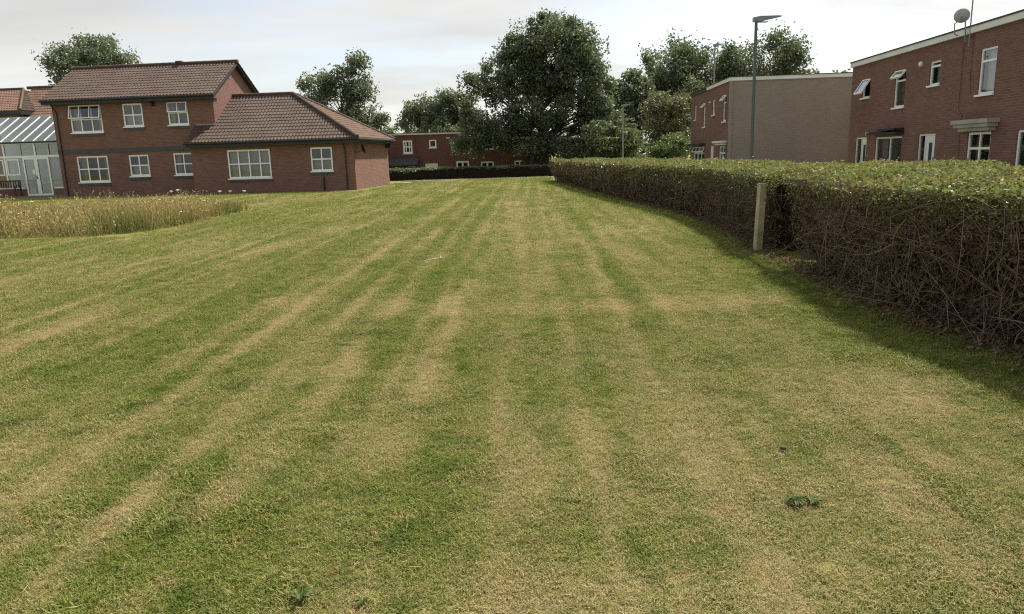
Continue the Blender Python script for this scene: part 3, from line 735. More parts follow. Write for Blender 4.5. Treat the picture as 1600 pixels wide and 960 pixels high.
MB().lathe([(0.0, 0.0), (0.13, 0.0), (0.13, 0.05), (0.09, 0.12), (0.03, 0.14)], 12, Matrix.Translation((-11.49, 1.0, 4.9)) @ Matrix.Rotation(R(90), 4, 'X')).build('bulkhead_light', 'black', B)
MB().box(-11.4, -11.05, 3.70, 4.0, 7.36, 7.47).build('ridge_vent', 'tile', B)
# wing
wwin = [(-7.03, -4.62, 0.77, 2.28), (-2.4, -1.2, 1.04, 2.28)]
wall_front('wall', B, 'brick_left', -9.05, 0.0, -0.3, 2.62, wwin, 0.0)
m = MB(); m.quad((0, 0, -0.3), (0, 6.8, -0.3), (0, 6.8, 2.62), (0, 0, 2.62)); m.build('end_wall', 'brick_left', B)
m = MB(); m.quad((0, 6.8, -0.3), (-9.05, 6.8, -0.3), (-9.05, 6.8, 2.62), (0, 6.8, 2.62)); m.build('wall', 'brick_left', B)
m = MB(); m.quad((-9.05, 1.0, -0.3), (-9.05, 0, -0.3), (-9.05, 0, 2.75), (-9.05, 1.0, 3.4)); m.build('side_wall', 'brick_left', B)
MB().box(-9.07, 0.016, -0.016, 0.3, -0.3, 0.42).build('plinth', 'brick_left', B)
MB().box(0.0, 0.014, 0.3, 6.8, -0.3, 0.42).build('plinth', 'brick_left', B)
for o in wwin: MB().box(o[0] - 0.02, o[1] + 0.02, -0.04, -0.002, o[2] - 0.2, o[2] - 0.062).build('brick_sill', 'band', B)
window(B, wwin[0], 0.0, 4, 2, drapes='net')
window(B, wwin[1], 0.0, 2, 2, drapes='half')
EV, EZ, RZ, HX, EX = -0.4, 2.72, 5.36, -4.4, 0.36     # eave v, eave z, ridge z, hip apex u, eave u at the end
v1 = Vector((0, 3.8, RZ - EZ))
hipn = Vector((EX - HX, -3.8, 0)).cross(Vector((0, 0, 1)))     # plan normal of the front hip line
fh = Vector((EV - 3.4, -(EX - HX), 0))                         # normal pointing to the far side of the hip
nF = Vector((3.8, EX - HX, 0))                                 # points right/back of the front hip
pantile_slope('roof_slope', B, 'tile', (-9.15, EV, EZ), (1, 0, 0), v1, EX + 9.15, v1.length, clips=[((HX, 3.4, 0), nF)])
nB = Vector((3.8, -(EX - HX), 0))
pantile_slope('roof_slope', B, 'tile', (EX, 7.2, EZ), (-1, 0, 0), Vector((0, -3.8, RZ - EZ)), EX + 8.0, v1.length, clips=[((HX, 3.4, 0), nB)])
vh = Vector((HX - EX, 0, RZ - EZ))
pantile_slope('hip_slope', B, 'tile_red_sunlit', (EX, EV, EZ), (0, 1, 0), vh, 7.6, vh.length, clips=[((HX, 3.4, 0), -nF), ((HX, 3.4, 0), -nB)])  # same roof as the front; sunlight on this slope put into a brighter tile
ridge_tiles(B, (-8.0, 3.4, RZ + 0.02), (HX, 3.4, RZ + 0.02), 'tile')
ridge_tiles(B, (EX, EV, EZ + 0.05), (HX, 3.4, RZ + 0.03), 'tile', 0.10, 'hip_tiles')
ridge_tiles(B, (EX, 7.2, EZ + 0.05), (HX, 3.4, RZ + 0.03), 'tile', 0.10, 'hip_tiles')
MB().box(-9.1, EX - 0.02, EV, EV + 0.04, EZ - 0.26, EZ - 0.03).build('fascia', 'dark', B)
MB().box(EX - 0.06, EX - 0.02, EV + 0.04, 7.2, EZ - 0.26, EZ - 0.03).build('fascia', 'dark', B)
MB().box(-9.1, EX - 0.06, EV + 0.04, -0.002, EZ - 0.25, EZ - 0.21).build('soffit', 'dark', B)
MB().box(0.002, EX - 0.06, 0.0, 7.2, EZ - 0.25, EZ - 0.21).build('soffit', 'dark', B)
MB().tube([(-9.15, EV - 0.06, EZ - 0.07), (EX + 0.06, EV - 0.06, EZ - 0.07)], 0.055, 8).build('gutter', 'black', B)
MB().tube([(EX + 0.05, EV - 0.06, EZ - 0.07), (EX + 0.05, 7.2, EZ - 0.07)], 0.055, 8).build('gutter', 'black', B)
downpipe(B, -0.47, 0.0, 0.0, 2.6, swan=0.40)
MB().tube([(-1.75, -0.05, 0.0), (-1.75, -0.05, 0.62), (-1.72, -0.02, 0.75)], 0.045, 8).build('waste_pipe', 'black', B)
MB().box(0.0, 0.3, 6.3, 6.36, 2.2, 2.5).build('eave_bracket', 'dark', B)
m = MB(); m.box(-9.1, -8.0, 0.95, 0.985, 3.66, 3.74); m.build('flashing', 'lead', B)
# dish on the end wall of the wing
D = empty('satellite_dish', (0, 0, 0)); D.parent = None
D.location = B.matrix_basis @ Vector((0.0, 0.42, 2.05)); D.rotation_euler = (0, 0, R(-6))
tag(D, 'small black satellite dish on the sunlit end wall of the single storey wing', 'satellite dish')
def dish_parts(root, r, mat, arm_mat, T):
    prof = [(0.001, 0.0), (r * 0.5, r * 0.06), (r * 0.85, r * 0.17), (r, r * 0.25), (r * 1.01, r * 0.24), (r * 0.85, r * 0.15), (r * 0.5, r * 0.03), (0.001, -0.02)]
    MB().lathe(prof, 24, T).build('reflector', mat, root, smooth=True)
    a = T @ Vector((0, -r * 0.9, r * 0.2)); b = T @ Vector((0, -r * 0.75, r * 1.05))
    MB().tube([T @ Vector((0, 0, -0.03)), T @ Vector((0, -r * 0.95, 0.05)), b], 0.014, 6).build('feed_arm', arm_mat, root)
    MB().tube([b, b + (T.to_3x3() @ Vector((0, 0.13, -0.06)))], 0.03, 8).build('receiver', arm_mat, root)
T = Matrix.Translation((0.36, -0.1, 0.08)) @ Matrix.Rotation(R(35), 4, 'Z') @ Matrix.Rotation(R(75), 4, 'Y')
dish_parts(D, 0.27, 'black', 'black', T)
MB().tube([(-0.02, 0, -0.1), (0.3, -0.06, -0.02), (0.36, -0.1, 0.08)], 0.02, 6).build('bracket', 'black', D)

# ------------------------------------------------------------------ glazed link
G = empty('glazed_lobby', (-8.1, 39.8, 0), R(-6))
tag(G, 'white framed glazed lobby with sloping glass roof joining two brick buildings', 'conservatory')
GV, GU0, GU1 = 3.0, -24.6, -17.5
MB().box(-24.6, -21.35, GV, GV + 0.12, -0.2, 0.42).build('dwarf_wall', 'brick_left', G)
MB().box(-19.55, GU1, GV, GV + 0.12, -0.2, 0.42).build('dwarf_wall', 'brick_left', G)
m = MB(); m.box(GU0, GU1, GV - 0.01, GV + 0.10, 3.06, 3.17); m.box(GU0, GU1, GV, GV + 0.08, 2.27, 2.38)
for u in (-24.55, -23.5, -22.45, -21.38, -20.45, -19.58, -18.6, -17.56):
    m.box(u - 0.05, u + 0.05, GV + 0.002, GV + 0.09, 0.42 if not (-21.4 < u < -19.5) else 2.38, 2.27 if not (-21.4 < u < -19.5) else 3.06)
    if not (-21.3 < u < -19.6): m.box(u - 0.05, u + 0.05, GV + 0.002, GV + 0.09, 2.38, 3.06)
m.box(-24.6, -21.43, GV + 0.0, GV + 0.09, 0.42, 0.50); m.box(-19.53, GU1, GV + 0.0, GV + 0.09, 0.42, 0.50)
m.build('frame', 'white', G)
for k, (a, b) in enumerate(((-24.5, -23.55), (-23.45, -22.5), (-22.4, -21.43), (-19.53, -18.65), (-18.55, -17.6))):
    pane_obj(G, a, b, 0.5, 2.27, GV + 0.05)
for k, (a, b) in enumerate(((-24.5, -23.55), (-23.45, -22.5), (-22.4, -21.43), (-21.33, -20.5), (-20.4, -19.63), (-19.53, -18.65), (-18.55, -17.6))):
    pane_obj(G, a, b, 2.38, 3.06, GV + 0.05)
for a, b in ((-23.35, -22.55), (-22.35, -21.55)):     # opening casements in the side glazing
    m = MB(); frame_bars(m, a, b, 1.25, 2.2, GV - 0.02, GV + 0.04, 0.07); m.build('casement', 'white', G)
m = MB()
frame_bars(m, -21.3, -20.47, 0.02, 2.26, GV + 0.0, GV + 0.08, 0.10); frame_bars(m, -20.46, -19.63, 0.02, 2.26, GV + 0.0, GV + 0.08, 0.10)
gd = m.build('double_door', 'white', G)
pane_obj(gd, -21.2, -20.57, 0.12, 2.16, GV + 0.04); pane_obj(gd, -20.36, -19.73, 0.12, 2.16, GV + 0.04)
MB().box(-20.56, -20.5, GV - 0.05, GV - 0.005, 1.0, 1.2).build('handle', 'grey_metal', gd)
MB().box(-20.75, -20.6, GV - 0.012, GV - 0.004, 1.3, 1.55).build('notice', 'white', gd)
RT, RB = (5.6, 4.75), (GV - 0.1, 3.2)
m = MB(); m.quad((GU0, RB[0], RB[1]), (GU1, RB[0], RB[1]), (GU1, RT[0], RT[1]), (GU0, RT[0], RT[1])); m.build('roof_glazing', 'roof_glass', G)
for k in range(11):
    u = GU0 + 0.05 + k * (GU1 - GU0 - 0.1) / 10
    m = MB(); sl = (RT[1] - RB[1]) / (RT[0] - RB[0]); L = math.hypot(RT[0] - RB[0], RT[1] - RB[1])
    T = Matrix.Translation((u, RB[0], RB[1])) @ Matrix.Rotation(math.atan(sl), 4, 'X')
    m.box(-0.028, 0.028, 0, L, -0.04, 0.03, T); m.build('roof_bar', 'white', G)
MB().tube([(GU0, GV - 0.14, 3.15), (GU1, GV - 0.14, 3.15)], 0.05, 8).build('gutter', 'black', G)
MB().quad((GU0, 5.62, -0.2), (GU1, 5.62, -0.2), (GU1, 5.62, 4.8), (GU0, 5.62, 4.8)).build('rear_wall', 'blind', G)
MB().quad((GU0, GV + 0.12, 0.01), (GU1, GV + 0.12, 0.01), (GU1, 5.6, 0.01), (GU0, 5.6, 0.01)).build('floor', 'paving', G)

# ------------------------------------------------------------------ left-most tiled block
L_ = empty('tiled_roof_block', (-8.1, 39.8, 0), R(-6))
tag(L_, 'brick block with weathered orange brown tiled roofs behind the glazed lobby', 'building')
MB().box(-34.0, -24.7, 7.5, 13.5, -0.3, 5.3).build('wall', 'brick_left', L_)
MB().box(-24.69, -17.3, 8.4, 12.0, -0.3, 4.9).build('link_wall', 'brick_left', L_)
va = Vector((0, 3.0, 2.0))
pantile_slope('roof_slope', L_, 'tile_red_sunlit', (-34.3, 7.1, 5.35), (1, 0, 0), Vector((0, 3.4, 1.65)), 10.1, math.hypot(3.4, 1.65), clips=[((-24.2, 7.1, 0), (3.4, 2.2, 0))])
pantile_slope('hip_slope', L_, 'tile', (-24.2, 7.1, 5.35), (0, 1, 0), Vector((-2.2, 0, 1.65)), 6.8, math.hypot(2.2, 1.65), clips=[((-24.2, 7.1, 0), (-3.4, -2.2, 0)), ((-24.2, 13.9, 0), (-3.4, 2.2, 0))])
pantile_slope('roof_slope', L_, 'tile_red_sunlit', (-26.0, 7.9, 4.95), (1, 0, 0), Vector((0, 3.0, 2.15)), 9.2, math.hypot(3.0, 2.15))
ridge_tiles(L_, (-34.3, 10.5, 7.02), (-26.4, 10.5, 7.02), 'tile'); ridge_tiles(L_, (-26.4, 10.9, 7.12), (-17.0, 10.9, 7.12), 'tile')
ridge_tiles(L_, (-24.2, 7.1, 5.4), (-26.4, 10.5, 7.02), 'tile', 0.09, 'hip_tiles')
MB().box(-34.3, -24.2, 7.12, 7.16, 5.08, 5.33).build('fascia', 'dark', L_)
MB().box(-24.25, -24.21, 7.17, 13.5, 5.08, 5.33).build('fascia', 'dark', L_)
MB().quad((-34.3, 7.1, 5.1), (-24.2, 7.1, 5.1), (-24.2, 7.5, 5.1), (-34.3, 7.5, 5.1)).build('soffit', 'dark', L_)
MB().box(-24.2, -17.0, 7.92, 7.96, 4.72, 4.93).build('fascia', 'dark', L_)

# ------------------------------------------------------------------ right: flat-roofed terrace
def flat_house(name, loc, rz, s0, s1, depth, ztop, fz, front_open, wall_mat, end_mat, label, cat='house', base=-0.3, coping=0.10, group=None):
    """local u along the front (u=-s), v into the house"""
    H = empty(name, loc, rz); tag(H, label, cat, group)
    ua, ub = -s1, -s0
    wall_front('wall', H, wall_mat, ua, ub, base, fz, front_open, 0.0)
    MB().quad((ub, 0, base), (ub, depth, base), (ub, depth, fz), (ub, 0, fz)).build('end_wall', end_mat, H)
    MB().quad((ua, depth, base), (ua, 0, base), (ua, 0, fz), (ua, depth, fz)).build('end_wall', end_mat, H)
    MB().quad((ub, depth, base), (ua, depth, base), (ua, depth, fz), (ub, depth, fz)).build('wall', wall_mat, H)
    MB().quad((ua, 0.0, ztop - 0.06), (ub, 0.0, ztop - 0.06), (ub, depth, ztop - 0.06), (ua, depth, ztop - 0.06)).build('flat_roof', 'coping', H)
    return H, ua, ub
RZ1 = R(-93.67)
ro = {}
def rs_(s0, s1, z0, z1): return (-s1, -s0, z0, z1)
tw = dict(topr=rs_(1.05, 1.9, 2.94, 4.25), small=rs_(4.22, 4.92, 3.46, 4.24), opent=rs_(6.65, 7.51, 2.89, 4.2), lefto=rs_(9.73, 10.5, 3.45, 4.17),
          d1=rs_(9.73, 10.84, 0.0, 1.87), lw=rs_(6.6, 8.88, 0.55, 1.84), d2=rs_(4.18, 5.34, 0.0, 1.88), fr=rs_(0.96, 2.2, 0.0, 1.85), rw=rs_(-1.5, -0.28, 0.5, 1.85), tr2=rs_(-2.0, -1.15, 2.94, 4.25))
Tt, ua, ub = flat_house('terraced_house', (14.03, 20.96, 0), RZ1, -7.0, 11.62, 8.0, 5.0, 4.79, list(tw.values()), 'brick_terrace', 'brick_terrace',
                        'dark red brick flat roofed terrace with white fascia, nearest house on the right', 'house')
MB().box(ua - 0.03, ub, -0.10, 0.0, 4.775, 4.955).build('fascia', 'fascia', Tt)
MB().box(ua - 0.05, ub, -0.13, 0.12, 4.957, 5.0).build('coping', 'coping', Tt)
MB().box(ua - 0.03, ua - 0.001, 0.0, 8.0, 4.775, 4.955).build('fascia', 'fascia', Tt)
window(Tt, tw['topr'], 0, 1, 2, fr=0.06, split=[0.72], drapes='full_blind')
window(Tt, tw['small'], 0, 1, 2, fr=0.055, split=[0.78], drapes='full_blind')
window(Tt, tw['opent'], 0, 1, 2, fr=0.06, split=[0.72], open_top=38, drapes='sides')
window(Tt, tw['lefto'], 0, 1, 1, fr=0.05, split=[0.03], open_top=32, drapes='none')
window(Tt, tw['lw'], 0, 2, 1, fr=0.06, col_pos=[0.55], drapes='sides')
window(Tt, tw['rw'], 0, 1, 1, fr=0.06, drapes='sides')
window(Tt, tw['tr2'], 0, 1, 2, fr=0.06, split=[0.72], drapes='sides')
door(Tt, tw['d1'], 0, [(0, 0.5, 'glass'), (0.5, 1, 'leaf_light')])
door(Tt, tw['d2'], 0, [(0, 0.38, 'glass'), (0.38, 1, 'leaf_light')])
fd = window(Tt, tw['fr'], 0, 2, 2, fr=0.07, split=[0.74], sill=None, drapes='sides')
MB().box(-8.98, -6.47, -0.32, -0.002, 1.93, 2.0).box(-8.98, -7.5, -0.22, -0.003, 2.002, 2.06).build('canopy', 'dark', Tt)
MB().box(-7.92, -6.5, -0.36, -0.004, 2.062, 2.14).build('canopy', 'dark', Tt)
m = MB(); m.box(-2.42, -0.75, -0.20, -0.002, 1.88, 1.99); m.box(-2.50, -0.66, -0.30, -0.003, 1.992, 2.10); m.box(-2.58, -0.58, -0.36, -0.004, 2.102, 2.22); m.build('canopy', 'concrete', Tt)
MB().lathe([(0.001, 0), (0.09, 0), (0.09, 0.05), (0.05, 0.09), (0.001, 0.09)], 12, Matrix.Translation((-5.54, 0, 4.24)) @ Matrix.Rotation(R(90), 4, 'X')).build('wall_vent', 'fascia', Tt)
MB().box(-9.62, -9.5, -0.12, -0.002, 1.93, 2.07).build('wall_lamp', 'concrete', Tt)
MB().tube([(-2.83, -0.03, 4.75), (-2.83, -0.03, 2.6), (-2.62, -0.03, 2.4), (-2.55, -0.03, 0.5)], 0.007, 6).build('aerial_cable', 'black', Tt)
MB().tube([(-2.3, -0.03, 4.75), (-2.32, -0.03, 3.6), (-2.22, -0.03, 3.0)], 0.006, 6).build('aerial_cable', 'black', Tt)
# rooftop dish and mast
base = Tt.matrix_basis
D2 = empty('satellite_dish', base @ Vector((-2.62, -0.14, 4.86)), RZ1)
tag(D2, 'grey satellite dish standing above the white fascia of the nearest terrace', 'satellite dish')
MB().tube([(-0.42, 0.0, -0.06), (-0.42, -0.1, 0.0), (-0.42, -0.12, 0.30), (0.0, -0.14, 0.40)], 0.018, 6).tube([(0.06, 0.0, -0.3), (0.06, -0.06, 0.40)], 0.024, 6).build('bracket', 'grey_metal', D2)
T = Matrix.Translation((0.05, -0.16, 0.44)) @ Vector((-0.80, 0.36, 0.42)).to_track_quat('Z', 'Y').to_matrix().to_4x4()
dish_parts(D2, 0.215, 'dish', 'grey_metal', T)
A2 = empty('aerial_mast', base @ Vector((-2.42, -0.1, 4.7)), RZ1)
tag(A2, 'thin aerial mast rising beside the grey rooftop dish', 'aerial')
MB().tube([(0, 0, -0.3), (0, 0, 1.75)], 0.02, 8).build('mast', 'grey_metal', A2)
m = MB(); m.tube([(-0.5, 0, 1.7), (0.5, 0, 1.7)], 0.012, 6)
for k in range(7): m.tube([(-0.45 + k * 0.15, -0.2, 1.7), (-0.45 + k * 0.15, 0.2, 1.7)], 0.006, 5)
m.build('yagi_antenna', 'grey_metal', A2)

# end-of-row house with blank grey-brown side wall
hw = dict(w1=rs_(0.85, 1.6, 2.93, 4.22), w2=rs_(3.6, 4.2, 3.38, 4.18), w3=rs_(6.1, 6.7, 2.83, 4.15), w4=rs_(8.97, 9.4, 3.35, 4.17),
          lo=rs_(0.8, 2.25, 0.5, 1.72), dr=rs_(3.66, 4.5, 0.0, 1.75), l2=rs_(6.2, 9.6, 0.5, 1.72))
H2, ua, ub = flat_house('end_terrace_house', (11.0, 37.3, 0), RZ1, 0.0, 10.65, 8.5, 5.0, 4.80, list(hw.values()), 'brick_terrace', 'brick_grey',
                        'flat roofed brick house with blank grey brown end wall behind the street lamp', 'house')
MB().box(-5.6, ub + 0.03, -0.07, 0.0, 4.80, 4.96).build('fascia', 'fascia', H2)
MB().box(ua, -5.61, -0.05, 0.0, 4.80, 4.96).build('fascia', 'tile_grey', H2)
MB().box(ub, ub + 0.06, 0.0, 8.5, 4.80, 4.965).build('fascia', 'fascia', H2)
MB().box(ua - 0.03, ub + 0.08, -0.09, 8.5, 4.967, 5.0).build('coping', 'coping', H2)
MB().box(ub - 0.10, ub + 0.05, -0.05, 0.10, -0.3, 4.79).build('corner_trim', 'brick_grey', H2)
MB().tube([(ub + 0.06, 5.98, 0), (ub + 0.06, 5.98, 4.78)], 0.05, 8).build('downpipe', 'concrete', H2)
window(H2, hw['w1'], 0, 1, 2, fr=0.06, split=[0.72], open_top=40, drapes='sides')
window(H2, hw['w2'], 0, 1, 1, fr=0.06, drapes='blind')
window(H2, hw['w3'], 0, 1, 2, fr=0.06, split=[0.75], open_top=45, drapes='sides')
window(H2, hw['w4'], 0, 1, 1, fr=0.06, drapes='blind')
window(H2, hw['lo'], 0, 2, 2, fr=0.07, split=[0.7], drapes='half')
window(H2, hw['l2'], 0, 3, 2, fr=0.07, split=[0.7], drapes='sides', open_top=20)
door(H2, hw['dr'], 0, [(0, 1, 'leaf')])
m = MB(); m.box(-2.4, -0.6, -0.22, -0.002, 1.76, 1.84); m.box(-2.6, -0.5, -0.32, -0.003, 1.87, 1.97); m.build('canopy', 'fascia', H2)
MB().box(-10.0, -6.0, -0.35, -0.002, 1.78, 1.9).build('canopy', 'dark', H2)
MB().box(-4.75, -4.6, -0.10, -0.002, 4.05, 4.13).build('wall_vent', 'fascia', H2)
A3 = empty('rooftop_aerial', H2.matrix_basis @ Vector((-10.4, 0.4, 4.98)), RZ1)
tag(A3, 'small television aerial on the far corner of the end terrace roof', 'aerial')
MB().tube([(0, 0, -0.03), (0, 0, 0.42)], 0.02, 6).build('mast', 'grey_metal', A3)
m = MB(); m.tube([(-0.1, -0.1, 0.4), (0.5, 1.0, 0.34)], 0.02, 6)
for k in range(6): m.tube([(-0.25 + k * 0.12, 0.15 + k * 0.16, 0.39), (0.05 + k * 0.12, -0.02 + k * 0.18, 0.39)], 0.009, 5)
m.build('yagi_antenna', 'grey_metal', A3)

# ------------------------------------------------------------------ far house beyond the end hedge
fw = [(-9.12, -8.3, 1.95, 3.08), (-6.83, -6.19, 2.38, 3.07), (-4.53, -3.4, 0.1, 1.18), (-2.37, -1.22, 0.1, 1.07), (0.6, 1.5, 0.1, 1.08), (-7.25, -6.15, -1.0, 1.05), (-8.75, -7.9, -1.0, 0.85),
      (-2.0, -1.2, 2.1, 3.05), (0.5, 1.2, 2.3, 3.05)]
FH = empty('far_terrace', (0, 66, 0), 0)
tag(FH, 'dull red flat roofed house with white fascia beyond the low dark hedge', 'house')
wall_front('wall', FH, 'brick_far', -14.0, 2.3, -1.3, 3.53, fw, 0.0)
MB().quad((2.3, 0, -1.3), (2.3, 8, -1.3), (2.3, 8, 3.53), (2.3, 0, 3.53)).build('end_wall', 'brick_far', FH)
MB().quad((-14.0, 8, -1.3), (-14.0, 0, -1.3), (-14.0, 0, 3.53), (-14.0, 8, 3.53)).build('end_wall', 'brick_far', FH)
MB().quad((2.3, 8, -1.3), (-14.0, 8, -1.3), (-14.0, 8, 3.53), (2.3, 8, 3.53)).build('wall', 'brick_far', FH)
MB().box(-14.05, 2.35, -0.08, 8.0, 3.532, 3.66).build('fascia', 'fascia', FH)
MB().box(-14.08, 2.38, -0.1, 8.0, 3.662, 3.70).build('flat_roof', 'coping', FH)
window(FH, fw[0], 0, 3, 2, fr=0.13, bar=0.09, split=[0.5], drapes='none')
window(FH, fw[1], 0, 1, 1, fr=0.11, drapes='none')
for o in fw[2:5]: window(FH, o, 0, 2, 2, fr=0.13, bar=0.14, split=[0.45], drapes='half')
for o in fw[7:9]: window(FH, o, 0, 1, 1, fr=0.11, drapes='none')
door(FH, fw[5], 0, [(0, 1, 'leaf')]); door(FH, fw[6], 0, [(0, 0.5, 'glass'), (0.5, 1, 'glass')])
m = MB(); m.quad((-11.0, -1.5, 1.08), (-7.75, -1.5, 1.08), (-7.75, 0, 1.68), (-11.0, 0, 1.68)); m.quad((-11.0, -1.5, 0.95), (-7.75, -1.5, 0.95), (-7.75, -1.5, 1.08), (-11.0, -1.5, 1.08))
m.poly([(-7.75, -1.5, 0.95), (-7.75, 0, 0.95), (-7.75, 0, 1.68), (-7.75, -1.5, 1.08)]); m.build('porch_roof', 'tile_grey', FH)
MB().tube([(-8.05, -0.06, 3.5), (-8.05, -0.06, -1)], 0.05, 6).build('downpipe', 'brick_far', FH)
MB().tube([(-6.9, 1.5, 3.6), (-6.9, 1.5, 4.0)], 0.07, 8).build('vent_pipe', 'fascia', FH)
MB().box(-5.3, -5.0, -0.08, -0.002, 3.12, 3.22).build('wall_vent', 'fascia', FH)
A4 = empty('rooftop_aerial', (-8.1, 66.4, 3.7)); tag(A4, 'thin aerial pole on the roof of the far red house', 'aerial')
MB().tube([(0, 0, -0.05), (0, 0, 1.5)], 0.022, 6).build('mast', 'grey_metal', A4)

# ------------------------------------------------------------------ street lamps
def street_lamp(loc, h, label, rz=0.0, r=0.056, head=0.8, paint='green_paint'):
    E_ = empty('street_lamp', loc, rz); tag(E_, label, 'street lamp', 'street lamps')
    MB().tube([(0, 0, -0.1), (0, 0, 1.3), (0, 0, 1.31), (0, 0, h)], [r * 1.45, r * 1.45, r, r * 0.85], 12).build('column', paint, E_, smooth=False)
    m = MB(); P = []
    # tapering flat lantern: thick at the column, thin at the tip
    secs = [(-0.10, 0.075, 0.0, 0.13), (0.12, 0.12, -0.01, 0.16), (0.40 * head, 0.11, 0.05, 0.16), (0.75 * head, 0.085, 0.10, 0.165), (head, 0.05, 0.135, 0.165)]
    for k in range(len(secs) - 1):
        a, b = secs[k], secs[k + 1]
        q = [[(s[0], -s[1], h + s[2]), (s[0], s[1], h + s[2]), (s[0], s[1], h + s[3]), (s[0], -s[1], h + s[3])] for s in (a, b)]
        for j in range(4): m.quad(q[0][j], q[0][(j + 1) % 4], q[1][(j + 1) % 4], q[1][j])
        if k == 0: m.quad(*q[0][::-1])
        if k == len(secs) - 2: m.quad(*q[1])
    m.build('lantern', 'grey_metal', E_)
    MB().box(0.06, 0.45 * head, -0.08, 0.08, h - 0.022, h - 0.003).build('lens', 'dish', E_)
    return E_
street_lamp((8.13, 25.0, 0), 5.55, 'tall green street lamp standing before the blank grey brown end wall')
street_lamp((8.36, 54.4, -0.1), 4.82, 'distant pale street lamp in front of the trees beyond the hedge', head=0.55, paint='grey_metal')
street_lamp((13.5, 49.5, 0), 8.0, 'street lamp head showing above the flat roof of the end house', rz=R(10), r=0.05, head=0.6, paint='grey_metal')

# ------------------------------------------------------------------ hedges
def path_sampler(pts):
    P = np.array(pts, dtype=float)
    # smooth by Catmull-Rom
    out = []
    Q = np.vstack([2 * P[0] - P[1], P, 2 * P[-1] - P[-2]])
    for i in range(1, len(Q) - 2):
        for t in np.linspace(0, 1, 14, endpoint=False):
            a, b, c, d = Q[i - 1], Q[i], Q[i + 1], Q[i + 2]
            out.append(0.5 * ((2 * b) + (-a + c) * t + (2 * a - 5 * b + 4 * c - d) * t * t + (-a + 3 * b - 3 * c + d) * t ** 3))
    out.append(P[-1]); out = np.array(out)
    L = np.concatenate([[0], np.cumsum(np.linalg.norm(np.diff(out, axis=0), axis=1))])
    def f(s):
        return np.stack([np.interp(s, L, out[:, 0]), np.interp(s, L, out[:, 1])], axis=-1)
    def tang(s):
        d = f(s + 0.15) - f(s - 0.15); return d / np.maximum(np.linalg.norm(d, axis=-1, keepdims=True), 1e-6)
    return f, tang, L[-1]
